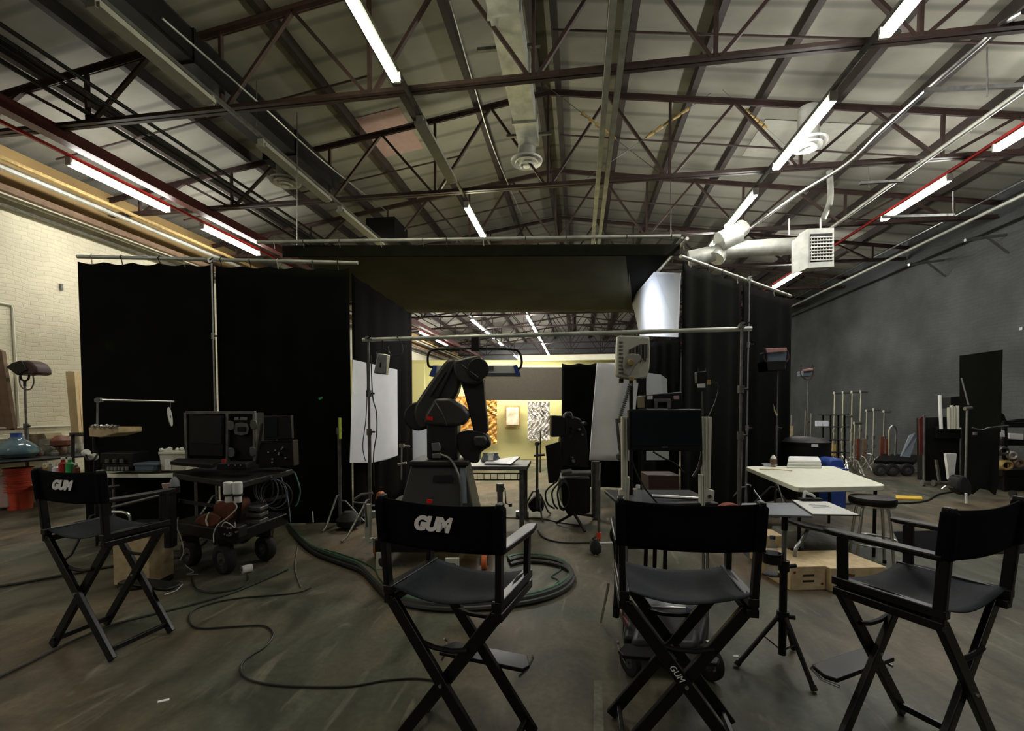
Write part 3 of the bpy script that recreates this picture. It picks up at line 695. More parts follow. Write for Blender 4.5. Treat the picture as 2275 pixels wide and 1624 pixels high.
build('forearm', pz(smooth_poly(z1([(950,560),(1060,540),(1118,560),(1128,700),(1150,900),(1150,965),(1120,980),(1050,978),(1035,930),(1005,800),(975,680)]),3),D,.22,-.02), 'robot_dark', t, bevel=.03)
build('shoulder_cover', pz(z1([(745,708),(860,704),(960,765),(1008,820),(1000,870),(960,918),(850,925),(655,908),(672,830)]),D,.26,-.14), 'robot', t, bevel=.03)
build('shoulder_motor', MB().tube(W(930,925,D-.02),W(930,925,D+.3),.15,28), 'robot_dark', t, bevel=.015)
for p, q_, a, c in ((948,927,955,932),):
    build('indicator_lamp', pz([(948,925),(961,926),(961,934),(948,933)],D,.02,-.17), 'indicator', t)
build('neck_column', pz([(947,935),(1016,937),(1015,975),(1015,1022),(948,1020)],D,.34,-.10), 'robot_dark', t, bevel=.02)
cb = pz([(958,985),(975,983),(980,995),(978,1002),(960,1002)],D,.04,-.14); addpz(cb,[(960,1008),(980,1006),(980,1018),(960,1018)],D,.05,-.15)
build('connector_block', cb, 'steel', t, bevel=.004)
build('wrist', pz(smooth_poly(z1([(920,985),(990,955),(1060,960),(1140,985),(1172,1070),(1130,1100),(1090,1140),(1080,1200),(1020,1200),(950,1150),(920,1080)]),4),D,.26,-.06), 'robot_dark', t, bevel=.03)
build('camera_mount', pz(z1([(1040,1000),(1130,995),(1150,1040),(1120,1080),(1050,1080)]),D,.12,-.16), 'robot', t, bevel=.02)
build('power_cable', MB().path(smoothpath([W(980,1010,D-.2),W(1000,1020,D-.25),W(1015,1045,D-.32),W(1023,1075,D-.36),W(1025,1110,D-.38),W(1024,1160,D-.4)]),.012,8), 'dull_steel', t)
build('side_cable', MB().path(smoothpath([W(965,890,D-.16),W(980,915,D-.19),W(993,945,D-.16)]),.006,6), 'dull_steel', t)
build('side_cable', MB().path(smoothpath([W(1026,810,D-.14),W(1045,825,D-.16),W(1062,838,D-.15)]),.006,6), 'dull_steel', t)
# pedestal
def fr(x0, x1, x2, x3, zt_, zb_, d0, d1, db0, db1):
    T = [CW((x0-CX)/FPX*d0,d0,zt_),CW((x1-CX)/FPX*d0,d0,zt_),CW((x1-CX)/FPX*d0,d1,zt_),CW((x0-CX)/FPX*d0,d1,zt_)]
    B = [CW((x2-CX)/FPX*db0,db0,zb_),CW((x3-CX)/FPX*db0,db0,zb_),CW((x3-CX)/FPX*db0,db1,zb_),CW((x2-CX)/FPX*db0,db1,zb_)]
    return MB().add(T+B,[(0,1,2,3),(7,6,5,4),(0,4,5,1),(1,5,6,2),(2,6,7,3),(3,7,4,0)])
ped = build('pedestal', fr(912,1034,868,1062,.94,.26,4.55,5.05,4.4,5.2), 'robot', t, bevel=.012)
build('top_plate', fr(908,1040,908,1040,.985,.935,4.5,5.1,4.5,5.1), 'robot_dark', t, bevel=.01)
build('nameplate', pz([(963,1056),(1004,1056),(1004,1071),(962,1071)],4.5,.012,-.02), 'robot_dark', ped)
build('indicator_lamp', pz([(948,1110),(959,1110),(959,1118),(948,1118)],4.38,.02), 'indicator', ped)
build('side_stripe', MB().prism([W(1022,1040,4.51),W(1035,1040,4.51),W(1037,1118,4.40),W(1023,1118,4.40)],FW*.012), 'slate', ped)
base = MB()
for s in (4.35,5.2): base.bar(CW(-1.30,s,.2),CW(-.20,s,.2),.09,.12)
for x in (-1.26,-.24): base.bar(CW(x,4.35,.2),CW(x,5.2,.2),.09,.12)
base.bar(CW(-1.25,4.4,.2),CW(-.3,5.2,.2),.06,.06)
build('base_frame', base, 'black_metal', t, bevel=.008)
for xc, zc in ((-1.36,4.62),(-1.36,5.15),(-.26,4.25),(-.14,5.15)):
    w_ = build('caster', MB().tube(CW(xc-.025,zc,.075),CW(xc+.025,zc,.075),.075,20), 'orange_bag', t, bevel=.008)
    build('hub', MB().tube(CW(xc-.03,zc,.075),CW(xc+.03,zc,.075),.04,14), 'dull_steel', w_)
    build('caster_fork', MB().box(CW(xc,zc,.16),(.08,.06,.06),YAW).box(CW(xc+.04,zc,.1),(.01,.05,.12),YAW).box(CW(xc-.04,zc,.1),(.01,.05,.12),YAW), 'steel', t)
for px, py0, py1, d in ((850,1228,1272,4.25),(1004,1240,1272,4.2)):
    f = pz([(px-15,py0),(px+16,py0),(px+16,py1),(px-15,py1)],d,.02)
    pl_ = build('levelling_plate', f, 'offwhite', t, bevel=.003)
    build('plate_opening', pz(smooth_poly([(px-8,py0+13),(px+8,py0+13),(px+8,py0+26),(px,py0+32),(px-8,py0+26)],3),d,.006,-.004), 'grille_dark', pl_)
build('levelling_jack', MB().tube(W(1111,1210,4.5),W(1111,1088,4.5),.028,12).tube(W(1111,1092,4.5),W(1111,1074,4.5),.037,14), 'dull_steel', t)
build('jack_crank', MB().path([W(1113,1080,4.46),W(1122,1086,4.46),W(1124,1118,4.46),W(1134,1122,4.46)],.007,6).box(W(1134,1122,4.46),(.03,.03,.03)), 'black_metal', t)
build('levelling_jack', MB().bar(W(818,1120,4.7),W(818,1205,4.7),.05,.05).box(W(818,1198,4.7),(.1,.05,.03)), 'offwhite', t)
build('jack_crank', MB().path([W(786,1110,4.6),W(803,1098,4.6),W(828,1095,4.6)],.014,8).path([W(784,1116,4.65),W(812,1118,4.65),W(815,1170,4.65)],.01,8), 'dull_steel', t)
single('orange_bag', pz(smooth_poly([(836,1097),(842,1094),(849,1102),(849,1130),(834,1130),(833,1112)],3),4.9,.12), 'orange_bag', 'small orange bag on the left of the robot base', 'bag', bevel=.02)
# clamps to the left of the pedestal
single('clamp_arm', MB().tube(W(892,1066,5.2),W(893,990,5.2),.010,8).tube(W(884,1032,5.2),W(903,1028,5.2),.014,8).tube(W(893,990,5.2),W(911,991,5.2),.009,8).box(W(893,990,5.2),(.05,.05,.04)), 'chrome', 'small chrome clamp arm standing left of the robot pedestal', 'clamp')
# ================================================================ VIDEO CART (left)
def wheel(parent, c, r, wdt, axis, name='wheel', tread='rubber', hubm='dull_steel'):
    ax = Vector(axis).normalized(); m = Vector((0,0,1)).rotation_difference(ax).to_matrix()
    prof = [(r*.45,-wdt*.35),(r*.6,-wdt*.5),(r*.9,-wdt*.45),(r,-wdt*.2),(r,wdt*.2),(r*.9,wdt*.45),(r*.6,wdt*.5),(r*.45,wdt*.35)]
    w_ = build(name, MB().lathe(prof,c,26,m), tread, parent)
    hb = MB().lathe([(r*.44,-wdt*.38),(r*.44,wdt*.38)],c,18,m).lathe([(r*.12,-wdt*.6),(r*.12,wdt*.6)],c,12,m)
    for k in range(4):
        a = k*math.pi/2+.4; o = m @ Vector((math.cos(a)*r*.28,math.sin(a)*r*.28,0)); hb.tube(Vector(c)+o-ax*wdt*.44,Vector(c)+o+ax*wdt*.44,r*.05,8)
    build('hub', hb, hubm, w_); return w_
cc = Z(500,1235); t = thing('equipment_cart','black four-wheeled equipment cart loaded with gear left of the hose','cart',(cc.x,cc.y,0))
for px, py, r in ((425,1256,.125),(500,1274,.14),(590,1245,.125),(540,1205,.12)):
    g = Z(px,py); wheel(t, g+Vector((0,0,r)), r, .09, FW+RT*.55)
    build('wheel_fork', MB().box(g+Vector((0,0,2*r+.03)),(.13,.13,.05),.4).bar(g+Vector((.07,0,r)),g+Vector((.05,0,2*r+.03)),.02,.06), 'black_metal', t)
P = [Z(385,1265),Z(535,1285),Z(628,1235),Z(500,1205)]
def quadbox(P, z0, z1): return MB().prism([p+Vector((0,0,z0)) for p in P], Vector((0,0,z1-z0)))
zt0 = .34
cor = [Z(382,1160,.40),Z(522,1200,.34),Z(640,1142,.40),Z(505,1130,.40)]
cor = [Vector((p.x,p.y,0)) for p in cor]
build('lower_tray', quadbox(cor,.30,.41), 'black_metal', t, bevel=.01)
up = [Z(383,1048,.92),Z(530,1070,.92),Z(650,1040,.92),Z(520,1020,.92)]; up = [Vector((p.x,p.y,0)) for p in up]
build('upper_shelf', quadbox(up,.855,.91), 'black_metal', t, bevel=.01)
mid = [(a+b_)/2 for a, b_ in zip(cor,up)]
for a, b_ in zip(cor,up):
    build('post', MB().bar(a*.97+mid[2]*.03+Vector((0,0,.35)), b_*.97+mid[2]*.03+Vector((0,0,.88)), .035,.035), 'black_metal', t, bevel=.004)
build('side_rail', MB().bar(cor[0]+Vector((0,0,.62)),cor[1]+Vector((0,0,.62)),.02,.03).bar(cor[1]+Vector((0,0,.62)),cor[2]+Vector((0,0,.6)),.02,.03), 'black_metal', t)
# case with monitor
dc = 4.35
t = thing('flight_case','black flight case with grey metal edges, open front, standing on the equipment cart','case',W(487,1020,dc))
build('shell', pz([(415,917),(566,917),(568,1020),(418,1020)],dc,.16,.02), 'black_plastic', t, smooth=False)
for a, c in (((413,917),(568,917)),((413,917),(417,1022)),((506,918),(506,1026)),((566,918),(567,1028))):
    build('metal_edge', MB().bar(W(*a,dc),W(*c,dc),.028,.03), 'dull_steel', t, bevel=.004)
build('handle_plate', pz(smooth_poly([(522,941),(549,941),(550,965),(521,965)],2),dc,.012,-.012), 'dull_steel', t, bevel=.004)
build('handle', pz([(527,948),(545,948),(545,959),(527,959)],dc,.01,-.02), 'black_metal', t, bevel=.003)
build('stencil', pz([(521,927),(530,926),(530,933),(520,933)],dc,.003,-.012).prism([W(531,933,dc-.012),W(535,926,dc-.012),W(549,927,dc-.012),W(549,933,dc-.012)],FW*.003), 'steel', t)
for px, py in ((512,946),(562,944),(513,1006),(561,1004)): build('latch', pz(smooth_poly([(px-6,py-10),(px+6,py-9),(px+7,py+8),(px-5,py+9)],2),dc,.02,-.02), 'dull_steel', t, bevel=.004)
t = thing('monitor','dark square monitor set inside the open flight case','monitor',W(457,1005,dc-.03))
build('bezel', pz([(420,921),(496,922),(495,1014),(420,1012)],dc,.03,-.03), 'black_plastic', t, bevel=.004)
build('screen', pz([(424,924),(493,926),(491,986),(424,984)],dc,.006,-.036), 'screen', t)
single('laptop_tray', MB().prism([W(378,1024,3.95),W(470,1032,3.95),W(500,1020,4.25),W(395,1018,4.25)],Vector((0,0,-.035))), 'black_plastic', 'black keyboard tray sticking out left of the flight case', 'tray', bevel=.006)
t = thing('control_box','black control box with a red knob in front of the flight case','box',W(500,1040,3.95))
build('body', pz([(482,1030),(545,1028),(548,1042),(480,1044)],3.95,.16), 'black_plastic', t, bevel=.006)
build('knob', MB().tube(W(497,1030,4.0),W(497,1020,4.0),.016,12), 'red_paint', t)
for px in (506,521,533): build('button', pz([(px,1032),(px+3,1032),(px+3,1035),(px,1035)],3.95,.006,-.006), 'chrome', t)
t = thing('small_monitor','dark monitor on an arm at the right end of the equipment cart','monitor',W(600,990,4.3))
build('bezel', pz([(585,924),(646,922),(648,975),(586,978)],4.3,.05), 'black_plastic', t, bevel=.006)
build('screen', pz([(588,929),(616,928),(616,970),(588,972)],4.3,.006,-.006), 'screen_blue', t)
build('arm', MB().bar(W(612,1040,4.35),W(612,975,4.35),.03,.03), 'dull_steel', t); build('side_arm', MB().bar(W(580,940,4.3),W(570,1020,4.35),.03,.03), 'dull_steel', t)
t = thing('audio_rack','black rack of small devices with cables under the dark monitor','rack',W(610,1050,4.3))
build('case', pz([(574,980),(650,978),(652,1036),(574,1040)],4.3,.12,.03), 'black_plastic', t, bevel=.006)
for k in range(9):
    px = 590+random.random()*50; py = 988+random.random()*40
    build('device_knob', MB().tube(W(px,py,4.34),W(px,py,4.30),.008,8), 'steel', t)
t = thing('camera_cables','hanging coil of black and blue grey cables under the cart shelf','cable',W(590,1120,4.1))
for k in range(5):
    c = W(585+k*8,1085+k*4,4.1); build('loop', MB().path([c+RT*(.09+.01*k)*math.cos(a)+Vector((0,0,.13*math.sin(a))) for a in [i*math.pi/10 for i in range(20)]],.006,6,closed=True), ['black_cable','blue_grey'][k%2], t)
single('teal_cable', MB().path(smoothpath([W(655,1050,4.2),W(664,1075,4.2),W(667,1095,4.2),W(661,1118,4.2),W(656,1125,4.2)]),.006,6), 'teal_cable', 'thin teal cable curving off the right side of the equipment cart', 'cable')
single('teal_cable', MB().path(smoothpath([W(625,1060,4.15),W(636,1095,4.1),W(641,1118,4.05),W(646,1160,4.0)]),.005,6), 'blue_grey', 'thin grey cable falling down the right side of the equipment cart', 'cable')
for i, px in enumerate((507,528)):
    t = thing('white_battery_pack',f'{["left","right"][i]} of two white bottles strapped below the cart shelf','bottle',W(px,1114,3.5),0,'white bottles strapped on the cart')
    build('body', MB().lathe([(.031,0),(.034,.01),(.034,.085),(.03,.09)],W(px,1097,3.5),18), 'white_plastic', t)
    build('base', MB().lathe([(.022,0),(.025,.004),(.025,.075)],W(px+1,1116,3.5),16), 'white_plastic', t)
    build('strap', MB().lathe([(.036,0),(.037,.012)],W(px,1101,3.5),18), 'black_cable', t)
bag = [(430,1162),(445,1150),(470,1142),(478,1118),(510,1112),(524,1122),(520,1146),(505,1158),(485,1166),(462,1172)]
t = thing('leather_bag','reddish brown leather bag lying on the cart lower tray','bag',W(475,1170,3.85))
b1 = build('body', pz(smooth_poly(bag,3),3.85,.22), 'leather', t, bevel=.045)
build('flap', pz(smooth_poly([(432,1160),(447,1146),(470,1140),(490,1152),(470,1170)],3),3.83,.02,-.02), 'leather', t, bevel=.008)
build('strap', MB().path(smoothpath([W(465,1138,3.82),W(458,1155,3.8),W(462,1168,3.8)]),.007,6), 'offwhite', t)
single('white_cable', MB().path(smoothpath([W(518,1114,3.72),W(526,1128,3.7),W(505,1150,3.66),W(485,1165,3.64),W(475,1185,3.62),W(475,1205,3.6)]),.005,6), 'white_cable', 'white cable hanging over the brown leather bag', 'cable')
single('white_cable', MB().path(smoothpath([W(396,1150,3.9),W(393,1170,3.9),W(402,1195,3.9),W(408,1225,3.9),W(400,1245,3.9)]),.005,6), 'white_cable', 'white cable hanging down the left corner of the cart', 'cable')
t = thing('power_strip','cluster of adapters and small plugs at the front corner of the cart','adapter',W(515,1195,3.55))
build('body', pz([(480,1168),(530,1172),(530,1198),(484,1196)],3.6,.12), 'black_plastic', t, bevel=.01)
for k in range(8): 
    px, py = 488+random.random()*40, 1172+random.random()*20
    build('plug', MB().box(W(px,py,3.58),(.012,.02,.012)), 'chrome', t)
build('cord', MB().path(smoothpath([W(492,1170,3.57),W(500,1160,3.57),W(512,1165,3.57),W(522,1172,3.57),W(522,1160,3.57)]),.004,5), 'white_cable', t)
for i in range(3):
    single('battery_charger', pz([(545,1124+i*15),(578,1128+i*14),(578,1136+i*14),(545,1134+i*15)],3.95,.14), 'dull_steel', ['topmost grey battery box stacked on the right of the cart tray','middle grey battery box stacked on the right of the cart tray','lowest grey battery box stacked on the right of the cart tray'][i], 'box', 'grey battery boxes on cart tray', bevel=.005)
t = thing('drink_bottle','clear water bottle in the holder left of the cart','bottle',W(388,1084,3.75))
build('body', MB().lathe([(.03,0),(.033,.01),(.034,.05),(.03,.07),(.018,.09),(.012,.1)],W(388,1086,3.75),18), 'clear_plastic', t)
t = thing('cup_holder','black cup holder stand with a small pink cup left of the cart','holder',W(378,1180,3.75))
build('post', MB().box((W(378,1133,3.75)+W(378,1175,3.75))/2,(.06,.08,.46),YAW), 'black_plastic', t, bevel=.01)
build('ring', MB().lathe([(.04,0),(.04,.05)],W(388,1094,3.75),18), 'black_plastic', t)
t = thing('paper_cup','small pale pink cup beside the clear bottle','cup',W(368,1086,3.8)); build('body', MB().lathe([(.022,0),(.03,.045)],W(369,1086,3.8),14,cap=True), 'pink_patch', t)
t = thing('film_roll','white roll lying on the floor in front of the cart wheels','roll',Z(549,1270))
g = Z(549,1272)+Vector((0,0,.035)); 
build('roll', MB().tube(g-RT*.03-FW*.03,g+RT*.03+FW*.03,.036,18), 'white_plastic', t, bevel=.004); build('core', MB().tube(g-RT*.032-FW*.032,g-RT*.028-FW*.028,.012,12), 'black_plastic', t)
# ================================================================ LEFT TABLE + STUFF
def table_at(name, label, corners, z, th, m, legm, legs=True, rnd=.03, legr=.016):
    c = sum(corners, Vector((0,0,0)))/4; t = thing(name, label, 'table', (c.x,c.y,0))
    P = []
    for i, p in enumerate(corners):
        a = corners[i-1]; n_ = corners[(i+1)%4]; P += [p+(a-p).normalized()*rnd, p+((a-p).normalized()+(n_-p).normalized())*rnd*.3, p+(n_-p).normalized()*rnd]
    build('table_top', MB().prism([Vector((p.x,p.y,z)) for p in P],(0,0,-th)), m, t, bevel=.006)
    if legs:
        for p in corners:
            q_ = p+(c-p)*.14; build('leg', MB().tube((q_.x,q_.y,0),(q_.x,q_.y,z-th),legr,10), legm, t)
    return t
def cz(px, py, z): p = Z(px,py,z); return Vector((p.x,p.y,0))
lt = table_at('folding_table','grey white folding table behind the equipment cart', [cz(236,1053,.74),cz(450,1053,.74),cz(450,1038,.74),cz(236,1038,.74)], .74, .045, 'table_top','dull_steel')
build('crossbar', MB().tube(W(245,1128,5.3),W(365,1098,5.3),.018,8), 'dull_steel', lt)
def bin_(label, pts, d, th, m, rim=None):
    t = thing('storage_bin', label, 'bin', W(pts[0][0],pts[-1][1],d)); 
    build('body', pz(pts,d,th), m, t, bevel=.01); x0 = min(p[0] for p in pts)-2; x1 = max(p[0] for p in pts)+2; y0 = min(p[1] for p in pts)
    build('rim', pz([(x0,y0-2),(x1,y0-2),(x1,y0+4),(x0,y0+4)],d,th+.02,-.01), rim or m, t, bevel=.006); return t
bn = bin_('clear plastic bin full of small pieces on the left folding table', [(353,1008),(415,1006),(412,1045),(358,1046)],5.35,.25,'offwhite')
build('paper_label', pz([(366,1020),(380,1020),(380,1044),(366,1044)],5.35,.003,-.006), 'paper', bn)
for k in range(12):
    px = 358+random.random()*52; single('loose_part', MB().box(W(px,1001-random.random()*5,5.42+.1*random.random()),(.035,.03,.035),random.random()*3,random.random()*3), 'white_plastic', 'small white part heaped in the clear bin on the left table', 'part', 'white parts heaped in clear bin', bevel=.006)
bin_('blue tray on the left folding table', [(297,1031),(345,1032),(340,1047),(300,1047)],5.3,.22,'blue_grey')
single('cardboard_box', pz([(338,1030),(356,1028),(358,1050),(338,1050)],5.4,.15), 'brown_wood', 'small brown box between the blue tray and the clear bin', 'box', bevel=.005)
for i, (x0,y0,x1,y1) in enumerate(((222,1006,296,1030),(226,1030,296,1047))):
    t = thing('battery_rack', ['upper black charger rack on the left table','lower black charger rack with shiny batteries on the left table'][i],'charger',W(x0,y1,5.3),0,'black charger racks')
    build('case', pz([(x0,y0),(x1,y0),(x1,y1),(x0,y1)],5.3,.25), 'black_plastic', t, bevel=.01)
    for k in range(6 if i else 3): build('battery', MB().lathe([(.018,0),(.018,.04),(.01,.045)],W(x0+16+k*8*(1 if i else 2),y1-2,5.27),12), 'steel' if i else 'dull_steel', t)
# pedestal rolling table w/ hardware and boom arm
t = thing('hardware_tray','wooden tray heaped with chrome hardware on a stand behind the left chair','tray',W(228,985,4.6))
build('board', pz([(196,950),(262,950),(262,962),(225,972),(198,970)],4.6,.3), 'plywood', t, bevel=.008)
for k in range(14):
    px = 202+k*4.3; build('fitting', MB().tube(W(px,949,4.55+.2*random.random()),W(px+6,944+4*random.random(),4.6),.012,8), 'chrome', t)
st2 = cstand('light_stand','black stand carrying the hardware tray behind the left chair',CW((210-CX)/FPX*4.75,4.75),1.215,'black_metal',.3,rot=.4,r=.02,grip=False)
d_ = 4.62
t = thing('boom_rod','chrome grip arm reaching right from the hardware tray','arm',W(215,950,d_))
build('upright', MB().tube(W(216,950,d_),W(217,893,d_),.009,8), 'steel', t)
build('knuckle', MB().tube(W(217,889,d_-.03),W(217,889,d_+.03),.028,14).box(W(222,888,d_),(.05,.03,.04)), 'chrome', t)
build('rod', MB().tube(W(219,888,d_),W(388,892,d_),.011,10), 'chrome', t)
t = thing('white_disc','small white disc hanging from the chrome grip arm','disc',W(378,945,d_))
mdisc = (RT*.88+FW*.45).normalized(); mq = Vector((0,0,1)).rotation_difference(mdisc).to_matrix()
build('disc', MB().lathe([(.098,-.003),(.098,.003)],W(378,926,d_),28,Matrix.Rotation(-.12,3,FW) @ mq), 'white_plastic', t)
build('centre_hole', MB().lathe([(.016,-.0045),(.016,.0045)],W(378,926,d_),12,mq), 'black_plastic', t)
build('hook', MB().tube(W(379,892,d_),W(379,906,d_),.004,6), 'steel', t)
t = thing('headphones','white and cream headphones hung on the black stand','headphones',W(205,1020,4.4))
build('ear_cup', MB().tube(W(187,1008,4.4),W(196,1004,4.4),.035,16), 'white_plastic', t, bevel=.01); build('ear_cup', MB().tube(W(203,1017,4.4),W(213,1014,4.45),.035,16), 'offwhite', t, bevel=.01)
build('headband', MB().path(smoothpath([W(191,1004,4.4),W(193,1020,4.35),W(207,1022,4.35),W(217,1008,4.4)]),.009,8), 'black_plastic', t)
t = thing('wooden_box','light wooden box standing on end beneath the left chair','box',Z(293,1305),YAW)
g = Z(293,1303); build('panel', MB().box(g+FW*.14+Vector((0,0,.225)),(.305,.28,.43),YAW), 'plywood', t, bevel=.006)
build('base_plate', MB().lathe([(.19,0),(.19,.018)],g+FW*.1+RT*.04,28), 'black_metal', t)
build('cover', MB().box(g+FW*.14+Vector((0,0,.47)),(.33,.3,.07),YAW), 'black_plastic', t, bevel=.01)
t = thing('hand_truck_handle','bent chrome handle rising behind the left chair seat','handle',W(240,1160,4.0))
build('tube', MB().path(smoothpath([W(232,1138,4.0),W(268,1137,4.0),W(284,1142,4.0),W(290,1155,4.0),W(291,1190,4.0)]),.012,8), 'chrome', t)
# ================================================================ PROP TABLE (far left)
t = table_at('prop_table','dark metal prop table with glassware along the white wall', [cz(-60,1031,.76),cz(222,1009,.76),cz(150,990,.76),cz(-100,1010,.76)], .76,.03,'black_metal','black_metal',rnd=.01)
build('lower_shelf', MB().prism([cz(75,1093,.35)+Vector((0,0,.35)),cz(222,1070,.35)+Vector((0,0,.35)),cz(180,1055,.35)+Vector((0,0,.35)),cz(75,1075,.35)+Vector((0,0,.35))],(0,0,-.03)), 'black_metal', t)
vp = Z(38,1017,.76)
t = thing('glass_vase','big squat blue grey glass vase with narrow neck on the prop table','vase',vp)
build('body', MB().lathe([(.12,0),(.19,.02),(.245,.07),(.25,.11),(.22,.17),(.15,.235),(.09,.28),(.07,.31)],vp,36), 'glass_blue', t)
build('neck', MB().lathe([(.07,.31),(.062,.33),(.064,.375),(.055,.375)],vp,24), 'blue', t)
gm = [('tall','glass'),('round','glass'),('amber','glass'),('clear','clear_plastic')]
for i, (px, py, h, r, m) in enumerate(((88,1012,.10,.05,'brown_wood'),(108,1010,.16,.075,'glass'),(122,1012,.08,.05,'glass'),(136,1008,.20,.07,'brown_wood'),(150,1006,.24,.05,'glass'),(161,1006,.2,.045,'clear_plastic'),(172,1004,.28,.05,'glass'),(184,1002,.30,.06,'clear_plastic'))):
    g = Z(px,py,.76); prof = [(r*.8,0),(r,.02),(r*1.0,h*.55),(r*.6,h*.85),(r*.62,h)]
    t = thing('glass_jar', f'{ORD[i]} small glass jar from the big vase on the prop table', 'jar', g, 0, 'glassware on the prop table')
    build('body', MB().lathe(prof,g,20), m, t); build('rim', MB().lathe([(r*.64,h-.012),(r*.64,h+.004)],g,20), 'steel', t)
single('cardboard_box', pz([(62,965),(98,963),(106,978),(106,1000),(66,1004)],7.9,.3), 'cardboard', 'brown cardboard box behind the glass jars on the prop table', 'box', bevel=.004)
single('copper_kettle', MB().lathe([(.09,0),(.13,.03),(.13,.1),(.07,.17),(.03,.18)],W(136,992,7.4),22), 'leather', 'shiny copper brown kettle among the jars on the prop table', 'kettle')
single('glass_tank', pz([(78,976),(130,975),(132,1010),(80,1012)],7.6,.2), 'glass', 'rectangular grey glass tank behind the jars on the prop table', 'tank', smooth=False)
t = thing('black_shelf_frame','black shelf frame right of the prop table','frame',W(185,965,6.6))
build('top_bar', MB().bar(W(160,965,6.8),W(200,965,6.4),.06,.05), 'black_metal', t)
for px in (162,197): build('upright', MB().bar(W(px,965,6.6),W(px,1060,6.6),.03,.03), 'black_metal', t)
for i, (px, m, h, r, lab) in enumerate(((100,'wire_yellow',.12,.035,'yellowish bottle on the lower shelf of the prop table'),(112,'glass',.14,.035,'dull grey bottle on the lower prop shelf'),(124,'paper',.12,.035,'pale carton like bottle on the lower prop shelf'),(141,'red_paint',.2,.05,'dark red bottle on the lower prop shelf'),(156,'green',.2,.05,'green bottle on the lower prop shelf'),(170,'leather',.12,.04,'brown jar with white lid on the lower prop shelf'))):
    g = W(px,1052,6.5); t = thing('prop_bottle', lab, 'bottle', g, 0)
    build('body', MB().lathe([(r,0),(r,h*.7),(r*.45,h*.85),(r*.45,h)],g,16), m, t); build('cap', MB().lathe([(r*.5,h),(r*.5,h+.03)],g,12), 'white_plastic', t)
single('storage_crate', pz([(88,1052),(180,1050),(178,1062),(92,1066)],6.5,.3), 'cardboard', 'shallow brown crate under the bottles on the lower prop shelf', 'crate', bevel=.004)
# buckets
g = Z(45,1130)
for i in range(3):
    z0 = .13*i; t = thing('orange_bucket', ['lowest','middle','topmost'][i]+' orange plastic bucket in the stack under the prop table','bucket',g+Vector((0,0,z0)),0,'stack of orange buckets')
    build('body', MB().lathe([(.135,0),(.15,.22),(.163,.36),(.158,.36),(.13,.02)],g+Vector((0,0,z0)),32,cap=False), 'orange', t)
    rb_ = MB()
    for zz in (.27,.30,.345): rb_.lathe([(.155+.01*(zz>.33),zz),(.172,zz),(.172,zz+.012),(.155,zz+.012)],g+Vector((0,0,z0)),32,cap=False)
    build('ribs', rb_, 'orange', t)
single('storage_tub', pz([(-30,1060),(16,1058),(19,1128),(-25,1132)],6.7,.4), 'pink_patch', 'greyish pink storage tub left of the orange buckets', 'tub', bevel=.02)
single('fallen_bag', pz([(72,1078),(110,1076),(140,1085),(118,1112),(74,1118)],6.7,.3), 'black_plastic', 'black bag under the prop table right of the orange buckets', 'bag', bevel=.05)
single('yellow_strip', MB().bar(W(72,1077,6.6),W(94,1072,6.6),.03,.02), 'lime', 'yellow green strip above the black bag', 'strip')
# light on stand at left
t = thing('open_face_light','dark maroon clamshell light head on a stand by the white wall','light',W(55,835,7.4))
hd = [(13,816),(24,807),(40,801),(58,800),(71,806),(79,816),(82,830),(70,833),(58,830),(38,834),(26,825)]
build('housing', pz(hd,7.4,.26,-.1), 'maroon_head', t, bevel=.03)
build('front_shield', pz([(13,816),(24,807),(45,800),(60,822),(38,834),(26,825)],7.28,.05), 'black_metal', t, bevel=.01)
build('yoke', MB().path(smoothpath([W(45,832,7.35),W(47,842,7.35),(W(55,846,7.35)),W(63,842,7.35),W(65,832,7.35)]),.014,8).tube(W(55,845,7.35),W(55,858,7.35),.02,8), 'black_metal', t)
build('cable', MB().path(smoothpath([W(43,836,7.35),W(45,855,7.35),W(55,865,7.35),W(68,864,7.35),W(75,850,7.35),W(73,833,7.35)]),.010,6), 'dull_steel', t)
cstand('light_stand','dark stand under the clamshell light beside the white wall',W(57,900,7.42),W(55,858,7.42).z,'dull_steel',.45,rot=.8,r=.022,grip=False)
for i, (pts, d, lab) in enumerate(((([(145,825),(165,825),(177,985),(160,985)]),8.25,'light pine board leaning on the white wall, front one'),(([(152,824),(172,826),(186,985),(170,985)]),8.4,'light pine board leaning on the white wall, rear one'),([(-20,770),(4,780),(30,952),(14,952)],7.35,'brown plank leaning on the white wall, right one'),([(-40,810),(-3,830),(14,950),(-8,950)],7.45,'brown plank leaning on the white wall, left one'))):
    P = [W(x,y,d) for x, y in pts]
    single('wood_plank', MB().prism(P,FW*.06), 'pine' if i < 2 else 'brown_wood', lab, 'plank', 'planks leaning on the white wall', bevel=.004)
single('wall_ledge', MB().bar(W(-40,955,7.4),W(42,953,7.5),.16,.04), 'brown_wood', 'narrow brown ledge under the leaning planks', 'ledge', smooth=False)
def onwall(px, z, x=XL+.02):   # point on the left wall in column px
    dx = (px-CX)/FPX; d = RT*dx+FW; k = x/d.x; return Vector((x,d.y*k,z))
single('wall_conduit', MB().path([onwall(-40,3.25),onwall(33,3.25),onwall(36,3.2),onwall(41,1.2),onwall(60,1.15)],.018,6), 'offwhite', 'thin painted conduit making a right angle on the white brick wall', 'conduit')
for i, z in enumerate((1.18,1.0)):
    single('wall_conduit', MB().tube(onwall(-30,z),onwall(340,z),.02,6), 'offwhite', ['upper','lower'][i]+' of two horizontal painted conduits low on the white wall', 'conduit')
single('wall_hook', MB().box(onwall(145,3.75),(.05,.04,.12)), 'dull_steel', 'small hook on the white wall above the left drape', 'hook')
